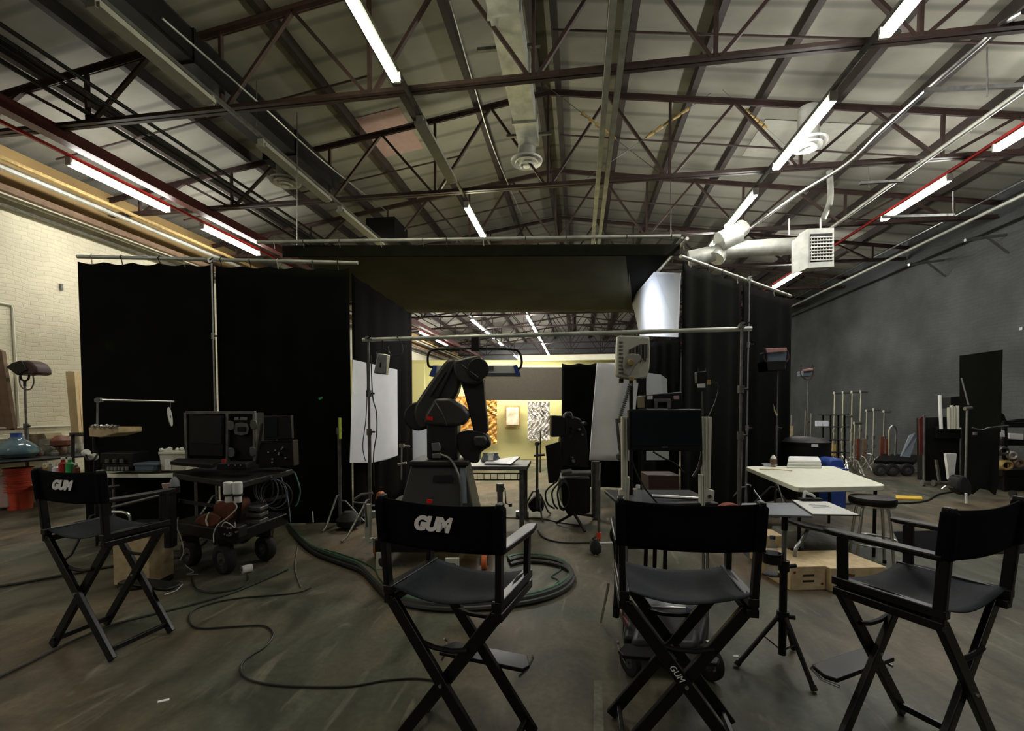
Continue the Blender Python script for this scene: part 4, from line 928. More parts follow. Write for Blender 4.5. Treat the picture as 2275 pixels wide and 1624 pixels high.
# ================================================================ FAR SET
def wallpx(px0, y0, px1, y1, d): return [W(px0,y0,d),W(px1,y0,d),W(px1,y1,d),W(px0,y1,d)]
DY = 13.6
def flat(name, label, x0, x1, y0, y1, d, m, th=.08, cat='set wall', group=None, kind=None):
    zt_ = W(1137,y0,d).z; zb_ = max(0,W(1137,y1,d).z)
    P = [CW((x0-CX)/FPX*d,d,zb_),CW((x1-CX)/FPX*d,d,zb_),CW((x1-CX)/FPX*d,d,zt_),CW((x0-CX)/FPX*d,d,zt_)]
    return single(name, MB().prism(P,FW*th), m, label, cat, group, smooth=False)
flat('set_wall','pale yellow set wall at the back of the booth',780,1500,800,1060,DY,'yellow_wall',group='yellow set walls')
flat('set_wall','nearer pale yellow set wall piece left of the robot arm',880,944,808,1060,12.6,'yellow_wall',group='yellow set walls')
single('set_cap', MB().bar(W(1150,797,13.5),W(1480,792,13.5),.3,.16), 'offwhite', 'pale padded top edge along the yellow set wall', 'trim', smooth=False)
flat('brown_header','dark brown fabric header hanging across the yellow set',1070,1252,816,889,12.4,'brown_board',th=.1,cat='panel')
def foil(label, x0, x1, y0, y1, d, m):
    a = W(x0,y1,d); b_ = W(x1,y1,d); c = W(x0,y0,d); w_ = b_-a; h_ = c-a
    def fn(u,v): return a+w_*u+h_*v-FW*(.02+.06*abs(math.sin(u*17+3*math.sin(v*9)))*random.uniform(.4,1))
    return single('foil_curtain', MB().grid(fn,26,30), m, label, 'curtain', smooth=False, solid=.004)
foil('gold foil fringe curtain on the yellow set wall behind the robot', 1012,1104,880,985,13.3,'gold')
foil('silver foil fringe curtain on the yellow set wall, right', 1172,1221,893,978,13.3,'silver_foil')
t = thing('picture_frame','small framed picture on the yellow set wall between the foil curtains','picture',W(1137,948,13.4))
build('frame', pz([(1121,901),(1156,901),(1156,948),(1121,948)],13.45,.05,-.02), 'wire_yellow', t, smooth=False)
build('print', pz([(1125,905),(1152,905),(1152,944),(1125,944)],13.4,.02,-.0), 'picture', t, smooth=False)
0 and flat('grey_flat','grey panel wall high beyond the yellow set, far left',905,990,768,812,19.0,'far_wall',cat='panel')
# far metal table
t = table_at('metal_table','dark metal prep table behind the robot arm', [cz(985,1036,.80),cz(1172,1036,.80),cz(1180,1022,.80),cz(1000,1020,.80)], .80,.05,'dull_steel','dull_steel',rnd=.01,legr=.03)
P4 = [cz(1000,1034,.80),cz(1165,1034,.80)]
sh = MB()
for zz in (.70,.62): sh.tube(P4[0]+Vector((0,0,zz)),P4[1]+Vector((0,0,zz)),.008,6)
for k in range(12): p = P4[0]+(P4[1]-P4[0])*(k/11); sh.tube(p+Vector((0,0,.62)),p+Vector((0,0,.70)),.005,5)
build('wire_shelf', sh, 'black_metal', t)
for px in (1150,1171): build('caster', MB().tube(Z(px,1150)+Vector((-.02,0,.05)),Z(px,1150)+Vector((.02,0,.05)),.05,14), 'steel', t)
single('metal_tray', MB().prism([Z(1076,1033,.80),Z(1135,1034,.80),Z(1155,1018,.87),Z(1150,1017,.87),Z(1130,1027,.80),Z(1080,1027,.80)],Vector((0,0,.02))), 'dull_steel', 'grey tray with a raised end on the prep table', 'tray', smooth=False)
for i, (px, m) in enumerate(((1078,'glass_blue'),(1090,'paper'),(1102,'slate'))):
    single('table_prop', MB().lathe([(.05,0),(.06,.03),(.03,.09),(.035,.12)],Z(px,1026,.80),14), m, ['bluish small vessel on the prep table','white small vessel on the prep table','grey small vessel on the prep table'][i], 'vessel', 'vessels on the prep table')
def boomstand(label, px, pyb, h, d=None, **k):
    g = Z(px,pyb); return cstand('grip_stand', label, g, h, **k)
t = boomstand('dark grip stand with sandbag right of the prep table',1193,1150,1.02,m='dull_steel',leg=.28,rot=.9,r=.016)
build('extension_rod', MB().tube(W(1200,1050,6.4),W(1201,960,6.4),.01,8).tube(W(1186,1012,6.4),W(1210,1010,6.4),.02,8), 'dull_steel', t)
build('sandbag', MB().prism([W(x,y,6.3) for x, y in smooth_poly([(1193,1102),(1204,1112),(1209,1126),(1203,1138),(1193,1136),(1183,1138),(1173,1124),(1180,1112)],3)],FW*.12), 'rubber', t, bevel=.02)
# camera package right of the opening
D2 = 5.7
t = thing('camera_rig','black film camera with matte box on a pedestal cart in the booth','camera',W(1262,1160,D2))
build('matte_box', pz([(1225,923),(1258,925),(1256,970),(1225,971)],D2,.3), 'black_plastic', t, bevel=.01)
build('matte_flag', pz([(1212,990),(1245,981),(1250,1040),(1238,1072),(1219,1074)],D2,.03,-.1), 'black_plastic', t, bevel=.004)
build('camera_body', pz([(1256,918),(1290,930),(1304,960),(1308,1040),(1244,1040),(1246,975),(1256,960)],D2,.3), 'black_metal', t, bevel=.02)
build('top_handle', MB().path(smoothpath([W(1252,928,D2-.05),W(1258,918,D2-.05),W(1268,918,D2-.05),W(1272,930,D2-.05)]),.014,8), 'dull_steel', t)
for k in range(10):
    px, py = 1255+random.random()*45, 935+random.random()*90
    build('knob', MB().tube(W(px,py,D2-.02),W(px+3,py,D2-.06),.012+.01*random.random(),10), 'dull_steel' if k%2 else 'black_plastic', t)
build('rod', MB().tube(W(1248,1052,D2-.1),W(1312,1050,D2-.1),.035,12).tube(W(1247,1050,D2-.12),W(1270,1046,D2-.12),.03,12), 'dull_steel', t)
build('pedestal', pz([(1245,1062),(1312,1060),(1312,1140),(1262,1146),(1250,1120)],D2,.4), 'black_metal', t, bevel=.02)
for k, s in enumerate((0,14,26)):
    build('cable_loop', MB().path(smoothpath([W(1236+s*.6,1070,D2-.15),W(1213+s,1092,D2-.17),W(1216+s,1118,D2-.15),W(1232+s*.5,1130,D2-.12)]),.011,7), 'black_cable', t)
ch = MB()
for j in range(4):
    ch.path([W(1252,1100,D2-.1)+RT*.07*math.cos(a)+Vector((0,0,(.16+.012*j)*math.sin(a)))+FW*.012*j for a in [i*math.pi/10 for i in range(20)]],.009,6,closed=True)
build('cable_coil', ch, 'black_cable', t)
for a in ((1236,1165),(1300,1185),(1322,1150)): build('leg', MB().tube(W(1275,1140,D2),Z(*a)+Vector((0,0,.02)),.018,8), 'black_metal', t)
t = thing('grip_stand','silver rolling grip stand with a red collar in front of the camera rig','stand',Z(1330,1215))
g = Z(1330,1222); build('lower_pole', MB().tube(g+Vector((0,0,.1)),g+Vector((0,0,.75)),.016,10), 'dull_steel', t)
build('upper_pole', MB().tube(g+Vector((0,0,.7)),W(1334,1028,g.dot(FW)),.010,10), 'steel', t)
build('collar', MB().tube(g+Vector((0,0,.12)),g+Vector((0,0,.19)),.026,12), 'orange', t)
for a, c in (((1332,1207),(1362,1206)),((1327,1208),(1323,1240))): build('leg', MB().tube(W(*a,g.dot(FW)-.1),W(*c,g.dot(FW)-.18),.014,10), 'white_plastic', t)
build('leg', MB().tube(g+Vector((0,0,.16)),g+FW*.35+Vector((0,0,.02)),.014,8), 'dull_steel', t)
single('sandbag', MB().lathe([(.02,0),(.055,.03),(.06,.08),(.03,.14),(.02,.16)],Z(1326,1236)+FW*.06,16), 'rubber', 'black round weight hanging on the silver rolling grip stand', 'sandbag')
single('black_column', MB().tube(W(1323,1150,6.2),W(1323,1025,6.2),.055,12), 'dull_steel', 'grey telescopic column under the white cloth', 'column')
# ================================================================ MONITOR CART
D3 = 2.95
t = thing('monitor_cart','tubular cart with pale aluminium rails and a large monitor behind the third chair','cart',Z(1470,1440))
q = lambda px,py,dd=0: W(px,py,D3+dd)
for x0, x1, y0, y1, nm in ((1382,1397,926,1090,'rail'),(1561,1582,926,1085,'rail'),(1556,1570,1055,1135,'rail'),(1384,1400,1060,1110,'rail')):
    b = MB().prism([q(x0,y0),q(x1,y0),q(x1-3,y1),q(x0+1,y1)],FW*.04)
    for k in (.33,.66): b.bar(q(x0+(x1-x0)*k,y0,-.006),q(x0+(x1-x0)*k,y1,-.006),.006,.006)
    build('aluminium_rail', b, 'offwhite', t, bevel=.003)
build('rail_clamp', MB().prism([q(1565,1085),q(1588,1090),q(1587,1112),q(1565,1112)],FW*.05), 'offwhite', t, bevel=.004); build('rail_clamp', MB().prism([q(1376,1088),q(1386,1086),q(1386,1100),q(1376,1102)],FW*.04), 'offwhite', t, bevel=.004)
build('clamp_hole', MB().tube(q(1577,1103,-.01),q(1577,1103,.0),.012,12), 'grille_dark', t)
build('shelf', MB().prism([q(1375,1118),q(1600,1118),q(1585,1130),q(1380,1130)],FW*.5), 'black_metal', t, bevel=.01)
build('cross_tube', MB().tube(q(1448,1102,.1),q(1556,1108,.1),.012,8), 'steel', t)
build('handle', MB().path(smoothpath([q(1365,1175,-.1),q(1362,1190,-.1),q(1370,1215,-.1),q(1372,1300,-.1),q(1368,1370,-.1)]),.022,10), 'black_metal', t)
for x in (1384,1392,1563,1572):
    build('frame_tube', MB().path([q(x,1180,.0),q(x,1400,-.1),q(x+(8 if x<1500 else -4),1460,-.15)],.009,8), 'steel', t)
build('drawer_front', MB().prism([q(1395,1192,-.02),q(1555,1192,-.02),q(1555,1222,-.02),q(1395,1220,-.02)],FW*.45), 'black_metal', t, bevel=.006)
for x in (1435,1455,1478): build('inner_post', MB().bar(q(x,1220,.2),q(x-2,1290,.2),.025,.02), 'black_metal', t)
build('upper_tray', MB().prism([q(1432,1345,.0),q(1560,1352,.0),q(1556,1362,.0),q(1436,1358,.0)],FW*.4), 'steel', t, bevel=.006)
lo = [Z(1385,1490),Z(1560,1500),Z(1575,1420),Z(1400,1410)]; 
build('lower_deck', quadbox([p for p in lo],.10,.20), 'black_metal', t, bevel=.02)
g = Z(1574,1508); wheel(t, g+Vector((0,0,.095)), .095, .05, RT+FW*.5); g = Z(1400,1500); wheel(t, g+Vector((0,0,.08)), .08, .04, RT+FW*.5)
build('brake_lever', MB().box(Z(1578,1508)+Vector((.02,0,.20)),(.08,.05,.02),.3), 'steel', t)
build('side_leg', MB().tube(q(1352,1298,0),Z(1335,1385)+Vector((0,0,.01)),.009,8), 'chrome', t)
t = thing('red_case','black case with a dark red shell on the lower deck of the monitor cart','case',Z(1470,1450,.2))
build('body', MB().prism([Z(1400,1470,.2),Z(1550,1478,.2),Z(1555,1440,.2),Z(1410,1430,.2)],(0,0,.11)), 'black_plastic', t, bevel=.03)
for s in (1393,1540): build('shell_corner', MB().prism([W(s,1388,2.72),W(s+14,1390,2.72),W(s+24,1420,2.72),W(s+6,1416,2.72)],FW*.3), 'maroon', t, bevel=.02)
for px in (1402,1424): build('latch', MB().box(W(px,1415,2.70),(.03,.01,.012)), 'chrome', t)
t = thing('water_bottle','clear water bottle standing on the monitor cart upper tray','bottle',W(1536,1358,2.75))
build('body', MB().lathe([(.03,0),(.032,.02),(.03,.12),(.012,.16),(.012,.17)],W(1536,1370,2.75),18), 'clear_plastic', t); build('label_band', MB().lathe([(.0325,.03),(.0325,.06)],W(1536,1370,2.75),18,cap=False), 'blue_grey', t)
t = thing('water_bottle','small clear bottle with white cap on the monitor cart shelf','bottle',q(1417,1118))
build('body', MB().lathe([(.022,0),(.024,.01),(.022,.08),(.012,.105)],q(1417,1120,-.0),16), 'clear_plastic', t); build('cap', MB().lathe([(.014,.105),(.014,.125)],q(1417,1120),14), 'white_plastic', t)
t = thing('large_monitor','wide black monitor facing the chairs on the monitor cart','monitor',q(1479,1006))
build('bezel', pz([(1397,909),(1560,909),(1562,1003),(1399,1002)],D3,.05,-.08), 'black_plastic', t, bevel=.008)
build('screen', pz([(1402,914),(1556,914),(1557,990),(1403,990)],D3,.004,-.085), 'screen_blue', t)
build('logo_plate', pz([(1470,992),(1484,992),(1484,995),(1470,995)],D3,.003,-.084), 'dull_steel', t)
t = thing('switcher_box','black electronics box with a grey bracket on top of the large monitor','box',q(1480,909))
build('body', pz([(1432,878),(1516,870),(1518,908),(1433,908)],D3,.18), 'black_plastic', t, bevel=.008)
b = pz([(1454,886),(1490,886),(1490,908),(1483,908),(1482,894),(1462,894),(1461,908),(1455,908)],D3,.02,-.03)
build('bracket', b, 'dull_steel', t, bevel=.002)
for x, m in ((1438,'white_plastic'),(1497,'pink_patch')): build('tape_label', pz([(x,879),(x+12,879),(x+12,887),(x,887)],D3,.004,-.006), m, t)
t = thing('wireless_receiver','small black receiver with white tape on a rod right of the large monitor','receiver',q(1558,880))
build('rod', MB().tube(q(1561,925),q(1560,870),.006,8), 'dull_steel', t); build('body', pz([(1549,826),(1572,824),(1573,850),(1550,852)],D3,.05), 'black_plastic', t, bevel=.006)
build('tape_label', pz([(1550,853),(1567,852),(1567,861),(1551,861)],D3,.01,-.01), 'white_plastic', t); build('plug', MB().box(q(1575,849,-.02),(.02,.02,.03)), 'wire_yellow', t)
build('antenna', MB().tube(q(1552,826),q(1552,818),.004,6).tube(q(1569,826),q(1569,818),.004,6), 'black_metal', t)
build('cable', MB().path(smoothpath([q(1577,850),q(1590,850),(q(1596,862)),q(1590,890),q(1575,925)]),.004,6), 'black_cable', t)
# panel light
D4 = 3.25
t = thing('panel_light','weathered grey finned panel light seen from behind above the monitor cart','light',W(1407,845,D4))
sh_ = smooth_poly([(1373,750),(1380,745),(1436,747),(1444,752),(1445,800),(1441,830),(1434,840),(1400,843),(1378,838),(1370,830),(1371,790)],2)
build('housing', pz(sh_,D4,.07), 'offwhite', t, bevel=.012)
fin_gaps = MB()
for k in range(13):
    x = 1399+k*3.2; yt = 768-k*1.6 if k < 8 else 756; fin_gaps.prism([W(x,max(752,yt+8),D4-.02),W(x+1.3,max(752,yt+8),D4-.02),W(x+1.3,795+(k%3)*4,D4-.02),W(x,795+(k%3)*4,D4-.02)],FW*.02)
for k in range(9): fin_gaps.bar(W(1375,760+k*8.5,D4-.008),W(1384,760+k*8.5,D4-.008),.006,.01)
build('fin_gap_lines', fin_gaps, 'dull_steel', t, smooth=False)  # dark steel strips paint in the shaded gaps between the fins
build('mount_plate', pz(smooth_poly([(1387,790),(1420,786),(1424,800),(1412,812),(1400,835),(1388,828)],2),D4,.03,-.04), 'fixture_white', t, bevel=.008)
build('mount_knob', MB().tube(W(1402,805,D4-.08),W(1402,805,D4),.022,12).tube(W(1403,838,D4-.03),W(1403,846,D4-.03),.018,12), 'wire_yellow', t, bevel=.004)
for x in (1380,1418): build('foot', MB().box(W(x,846,D4),(.03,.04,.03)), 'black_metal', t)
t = thing('light_pole','black pole with a coiled cable carrying the panel light','stand',W(1402,1120,D4))
build('pole', MB().tube(W(1402,846,D4),W(1402,1118,D4),.013,12), 'black_metal', t)
coil = []
a, c = W(1400,852,D4-.06), W(1374,940,D4-.1)
for i in range(200):
    u = i/199; coil.append(a+(c-a)*u+RT*.012*math.cos(i*.62)+FW*.012*math.sin(i*.62))
build('coiled_cable', MB().path(coil,.004,5), 'dull_steel', t)
build('cable_arm', MB().path(smoothpath([W(1370,930,D4-.1),W(1376,990,D4-.1),W(1380,1010,D4-.1),W(1388,1060,D4-.1)]),.010,8).lathe([(.001,-.03),(.025,-.015),(.025,.015),(.001,.03)],W(1377,1014,D4-.1),14), 'dull_steel', t)
for i, pp in enumerate(([(1400,1000),(1410,1040),(1430,1080),(1445,1100),(1465,1122)],[(1450,1003),(1475,1018),(1500,1030),(1520,1050)],[(1562,985),(1560,1010),(1552,1040),(1540,1060)])):
    single('cart_cable', MB().path(smoothpath([q(x,y,.02) for x, y in pp]),.006 if i < 2 else .012,6), 'black_cable', ['black cable drooping below the left of the large monitor','thin black cable below the middle of the large monitor','thick black cable beside the right aluminium rail'][i], 'cable')
single('dark_crate', pz([(1440,1055),(1510,1055),(1512,1110),(1444,1112)],5.0,.3), 'maroon_head', 'dark brown crate seen below the large monitor', 'crate', bevel=.01)
# ================================================================ RIGHT SIDE: white table etc
t = table_at('folding_table','cream white folding table right of the booth', [cz(1772,1083,.74),cz(1972,1079,.74),cz(1850,1035,.74),cz(1654,1036,.74)], .74,.05,'table_top','black_metal',rnd=.08)
p = cz(1865,1060,.74); 
tc_ = Z(1780,1033,.74); tw = W(1783,1031,6.0)
def slab(name, label, corners, z, th, m, cat, bevel=.01, group=None): return single(name, MB().prism([Vector((c.x,c.y,z)) for c in corners],(0,0,th)), m, label, cat, group, bevel=bevel)
for k in range(3):
    slab('folded_towel', ['lowest','middle','topmost'][k]+' folded cream towel in the pile on the white table', [cz(1748+k,1040,.74),cz(1826-k,1041,.74),cz(1820-k,1031,.74),cz(1750+k,1030,.74)], .742+.035*k,.033,'paper','towel',.012,'pile of folded towels')
t = thing('squeeze_bottle','small squeeze bottle with pink cap on the white table','bottle',Z(1718,1037,.74))
g = Z(1718,1037,.742); build('body', MB().lathe([(.03,0),(.032,.03),(.04,.06),(.04,.1),(.015,.13)],g,16), 'brown_wood', t); build('cap', MB().lathe([(.036,.07),(.034,.12),(.008,.155)],g,16), 'white_plastic', t)
single('dish', MB().lathe([(.07,0),(.1,.03),(.095,.03),(.06,.005)],Z(1716,1038,.742)+RT*.02+FW*.1,20), 'clear_plastic', 'shallow clear dish behind the squeeze bottle', 'dish')
for i, (a, c) in enumerate((((1687,1042),(1725,1043)),((1715,1042),(1760,1046)))):
    single('wooden_stick', MB().tube(Z(*a,.75),Z(*c,.75),.006,6), 'plywood', ['left','right'][i]+' thin pale stick lying on the white table', 'stick', 'pale sticks on the white table')
# stool
g = Z(1950,1228); g = Vector((g.x,g.y,0)); sz = .665
g = CW((1943-CX)/FPX*4.35,4.35)
t = thing('bar_stool','round stool with black padded seat and chrome legs by the white table','stool',g)
build('seat', MB().lathe([(.17,sz-.075),(.185,sz-.06),(.19,sz-.03),(.18,sz-.005),(.15,sz),(.001,sz+.003)],g,36), 'black_plastic', t)
build('seat_band', MB().lathe([(.175,sz-.085),(.18,sz-.07)],g,36), 'chrome', t)
for k in range(4):
    a = math.pi/4*2*k+.5; d = Vector((math.cos(a),math.sin(a),0))
    build('leg', MB().path(smoothpath([g+d*.07+Vector((0,0,sz-.08)),g+d*.125+Vector((0,0,sz-.09)),g+d*.145+Vector((0,0,sz-.14)),g+d*.175+Vector((0,0,.3)),g+d*.20+Vector((0,0,.02))],4),.0125,10), 'chrome', t)
    build('foot', MB().lathe([(.016,0),(.016,.03)],g+d*.202,12), 'black_plastic', t)
for z, r in ((.26,.19),(.23,.195)): build('foot_ring', MB().path([g+Vector((r*math.cos(a),r*math.sin(a),z)) for a in [i*math.pi/16 for i in range(32)]],.010,8,closed=True), 'chrome', t)
# second round stool cushion behind at left of table underneath
# tripod table
g = Z(1737,1472); g = Vector((g.x,g.y,0)); dd = g.dot(FW)
t = thing('tripod_stand','black tripod stand with a flat grey tray top between the right chairs','stand',g)
build('pole', MB().tube(g+Vector((0,0,.05)),g+Vector((0,0,.60)),.021,12), 'black_metal', t)
build('inner_pole', MB().tube(g+Vector((0,0,.58)),g+Vector((0,0,.80)),.013,12), 'steel', t)
build('inner_pole', MB().tube(g+Vector((0,0,.79)),g+Vector((0,0,.925)),.017,12), 'black_metal', t)
ftz = ((1638,1482),(1808,1538),(1762,1445))
for px, py in ftz:
    f = Z(px,py); l_ = build('leg', MB().tube(g+Vector((0,0,.28))+(f-g).normalized()*.03,f+Vector((0,0,.015)),.013,10), 'black_metal', t)
    build('foot', MB().tube(f+Vector((0,0,.03))-(f-g)*.04,f+Vector((0,0,.012))+(f-g)*.02,.017,10), 'rubber', l_)
    build('brace', MB().bar(g+Vector((0,0,.07)),g+(f-g)*.42+Vector((0,0,.17)),.012,.006), 'black_metal', t)
build('collar', MB().tube(g+Vector((0,0,.25)),g+Vector((0,0,.31)),.033,12), 'black_metal', t); build('collar', MB().tube(g+Vector((0,0,.55)),g+Vector((0,0,.61)),.03,12), 'black_metal', t)
build('knob', MB().tube(g+Vector((0,0,.28)),g+RT*.06-FW*.02+Vector((0,0,.28)),.014,10), 'black_plastic', t); build('knob', MB().tube(g+Vector((0,0,.57)),g+RT*.07+Vector((0,0,.58)),.012,10), 'black_plastic', t)
build('bottle_ring', MB().lathe([(.05,.60),(.052,.66),(.047,.66),(.045,.60)],g-RT*.075-FW*.01,18,cap=False), 'black_metal', t); build('bottle_plate', MB().lathe([(.05,.53),(.05,.535)],g-RT*.075-FW*.01,18), 'black_metal', t)
tz = .93
C4 = [Z(1640,1141,tz),Z(1805,1146,tz),Z(1762,1117,tz),Z(1648,1117,tz)]
build('tray_top', MB().prism(C4,(0,0,-.012)), 'slate', t, bevel=.003)
t = thing('water_bottle','clear water bottle in the holder on the tripod stand','bottle',g-RT*.075+Vector((0,0,.536)))
build('body', MB().lathe([(.03,.537),(.033,.55),(.031,.60),(.033,.64),(.03,.68),(.013,.73),(.013,.745)],g-RT*.075-FW*.01,18), 'clear_plastic', t); build('cap', MB().lathe([(.015,.74),(.015,.76)],g-RT*.075-FW*.01,14), 'blue_grey', t)
t = thing('clipboard','clipboard with white paper lying across the tripod tray','clipboard',Z(1800,1135,tz))
CB = [Z(1828,1146,tz),Z(1912,1148,tz),Z(1835,1117,tz),Z(1752,1113,tz)]
CB = [Z(1805,1145,tz+.002),Z(1912,1147,tz+.002),Z(1838,1116,tz+.002),Z(1757,1112,tz+.002)]
build('board', MB().prism(CB,(0,0,.005)), 'black_plastic', t, smooth=False)
cen = sum(CB,Vector())/4; pp_ = [cen+(c-cen)*.95+Vector((0,0,.005)) for c in CB]
pg = build('paper', MB().prism(pp_,(0,0,.002)), 'paper', t, smooth=False)
tl = MB()
for k in range(3):
    a = pp_[3]+(pp_[0]-pp_[3])*(.38+.09*k); c = pp_[2]+(pp_[1]-pp_[2])*(.38+.09*k); tl.bar(a+(c-a)*.25+Vector((0,0,.003)),a+(c-a)*.7+Vector((0,0,.003)),.006,.001)
build('printed_lines', tl, 'blue_grey', pg, smooth=False)
cl = (pp_[2]+pp_[3])/2
build('clip', MB().box(cl+Vector((0,0,.012))-FW*.01,(.13,.035,.015),YAW), 'black_metal', t, bevel=.004)
build('clip_lever', MB().path(smoothpath([cl+RT*-.035+Vector((0,0,.02)),cl+RT*-.03+Vector((0,0,.055)),cl+RT*-.01+Vector((0,0,.045)),cl+RT*.01+Vector((0,0,.04)),cl+RT*.03+Vector((0,0,.025))]),.009,8), 'white_plastic', t)
single('floor_mat', MB().prism([Z(1985,1182),Z(2330,1172),Z(2330,1228),Z(2060,1236),Z(2000,1212)],(0,0,.006)), 'black_canvas', 'dark flat mat on the floor behind the far right chair', 'mat')
# apple boxes
def abox(label, c, rz, d=(.305,.51,.20), holes=True, m='plywood'):
    t = thing('apple_box', label, 'box', c, rz, 'wooden apple boxes')
    bd = build('body', MB().box((0,0,d[2]/2),d), m, t, local=True, bevel=.006)
    if holes:
        for z in (.62,.38):
            build('hand_hole', MB().box((0,-d[1]/2-.001,d[2]*z),(.10,.004,.018)), 'grille_dark', t, local=True, bevel=.002)
        for x, z in ((-.12,.75),(.12,.25)): build('knot', MB().tube((x,-d[1]/2-.001,d[2]*z),(x,-d[1]/2+.002,d[2]*z),.012,10), 'leather', t, local=True)
    return t
a0 = Z(1750,1312); ang = YAW-.0
g1 = a0+RT*.155+FW*.26; abox('left one of two wooden apple boxes under the clipboard, with two hand holes', Vector((g1.x,g1.y,0)), YAW+R(4))
g2 = a0+RT*.56+FW*.22; t = abox('right one of two wooden apple boxes, lying flat and long', Vector((g2.x,g2.y,0)), YAW+R(4), (.49,.46,.195), holes=False)
build('stamp', MB().tube((-.08,-.232,.13),(-.08,-.23,.13),.018,14).box((-.05,-.231,.13),(.03,.002,.02)), 'leather', t, local=True)
g3 = Z(1722,1262)+FW*.15; abox('wooden apple box farther back beside the table leg', Vector((g3.x,g3.y,0)), YAW-.1, (.2,.25,.30))
g4 = Z(1775,1228)+FW*.2; t = thing('white_block','pale block standing behind the apple boxes','block',Vector((g4.x,g4.y,0))); build('body', MB().box(Vector((g4.x,g4.y,.11)),(.24,.2,.2),YAW), 'fixture_white', t, bevel=.01)
t = thing('folded_stool','low dark stool with bent grey legs under the white table','stool',Z(1770,1250))
build('seat', MB().prism([W(1738,1150,4.2),W(1790,1168,4.0),W(1840,1180,4.1),W(1850,1172,4.5),W(1770,1158,4.6)],(0,0,-.03)), 'black_plastic', t, bevel=.01)
build('leg', MB().path(smoothpath([W(1795,1175,4.1),W(1785,1195,4.05),W(1768,1220,4.0),W(1765,1245,4.0)]),.016,8).path(smoothpath([W(1735,1152,4.3),W(1765,1160,4.3),W(1785,1172,4.2)]),.012,8), 'steel', t)
# drum, blue bag
g = W(1786,1040,7.6); g = Vector((g.x,g.y,.0)); 
t = thing('black_drum','big black round drum with domed lid behind the white table','drum',g)
build('body', MB().lathe([(.32,0),(.34,.4),(.36,.85),(.36,.93)],g,36), 'black_plastic', t); build('lid', MB().lathe([(.37,.93),(.37,.96),(.28,1.02),(.001,1.05)],g,36,cap=False), 'black_plastic', t)
build('tag', pz([(1803,987),(1818,987),(1818,993),(1803,993)],7.2,.004), 'paper', t)
single('blue_bag', pz(smooth_poly([(1843,1022),(1862,1018),(1876,1024),(1876,1044),(1858,1048),(1840,1042)],3),7.0,.35), 'blue', 'bright blue bag beside the black drum', 'bag', bevel=.05)
t = thing('recycling_bin','dark blue bin under the white table','bin',Z(1848,1130)); g = Z(1848,1128); g=Vector((g.x,g.y,0))
build('body', MB().box(g+Vector((0,0,.3)),(.22,.3,.58),YAW), 'blue', t, bevel=.02)
build('rim', MB().box(g+Vector((0,0,.6)),(.25,.33,.03),YAW), 'blue', t, bevel=.008)
# light heads on stands
def head(label, pts_top, pts_low, d, slab_lab, base, mt='pink_head'):
    t = thing('studio_light', label, 'light', W(pts_low[0][0],pts_low[2][1],d)); 
    build('top_flap', pz(pts_top,d,.05,-.05), mt, t, bevel=.006); build('housing', pz(pts_low,d,.22), 'blue_grey' if mt == 'pink_head' else mt, t, bevel=.015)
    x0, x1 = pts_low[0][0], pts_low[1][0]; yb_ = pts_low[2][1]; m_ = (x0+x1)/2
    build('yoke', MB().path(smoothpath([W(x0-4,yb_-22,d),W(x0-5,yb_,d),W(m_,yb_+12,d),W(x1+1,yb_,d),W(x1,yb_-22,d)]),.012,8), 'maroon_head', t)
    cstand('light_stand', slab_lab, W(m_,900,d+.05), W(m_,yb_+12,d).z, 'dull_steel', .4, rot=.6, r=.014, grip=False); return t
t = head('boxy light head with pink top flap in front of the right drape', [(1701,774),(1748,772),(1749,780),(1704,784)], [(1704,781),(1749,779),(1748,800),(1746,820),(1706,822)], 6.6, 'thin stand under the boxy pink topped light, with taped paper', None)
build('lower_shade', pz([(1703,802),(1748,800),(1744,822),(1706,824)],6.6,.26,-.02), 'black_metal', t, bevel=.01)
single('taped_note', pz([(1718,897),(1724,915),(1729,920),(1726,926),(1720,914)],6.5,.01), 'cardboard', 'small brown tag taped to the thin stand under the boxy light', 'tag')
head('small pink light head farther back against the dark wall', [(1786,820),(1806,818),(1807,823),(1787,825)], [(1784,824),(1805,822),(1804,832),(1800,837),(1785,836)], 9.5, 'thin stand under the small pink light by the dark wall', None)
# c-stands cluster
for i, (px, pyb, pyt) in enumerate(((1854,1048,873),(1873,1046,872),(1893,1050,871),(1912,1048,870),(1926,1040,912),(1942,1042,910),(1965,1040,914),(1878,1052,925),(1900,1055,940))):
    g = Z(px,pyb); d = g.dot(FW); h = W(px,pyt,d).z; g = CW((px-CX)/FPX*d,d)
    t = thing('grip_stand', f'{ORD[i]} chrome grip stand from the left in the cluster by the dark wall', 'stand', g, 0, 'cluster of chrome grip stands')
    build('pole', MB().tube(g+Vector((0,0,.2)),g+Vector((0,0,h)),.020,8), 'chrome', t)
    build('collar', MB().tube(g+Vector((0,0,h*.5)),g+Vector((0,0,h*.5+.09)),.035,8).tube(g+Vector((0,0,h*.35)),g+Vector((0,0,h*.35+.09)),.035,8), 'steel', t)
    build('grip_head', MB().tube(g+Vector((0,0,h))-RT*.03,g+Vector((0,0,h))+RT*.14,.035,10), 'chrome', t)
    for k in range(3):
        a = k*2.1+i*.35; v = Vector((math.cos(a),math.sin(a),0)); build('leg', MB().path([g+Vector((0,0,.32+.03*k)),g+v*.1+Vector((0,0,.3+.03*k)),g+v*.30+Vector((0,0,.03)),g+v*.34+Vector((0,0,.018))],.016,7), 'chrome', t)
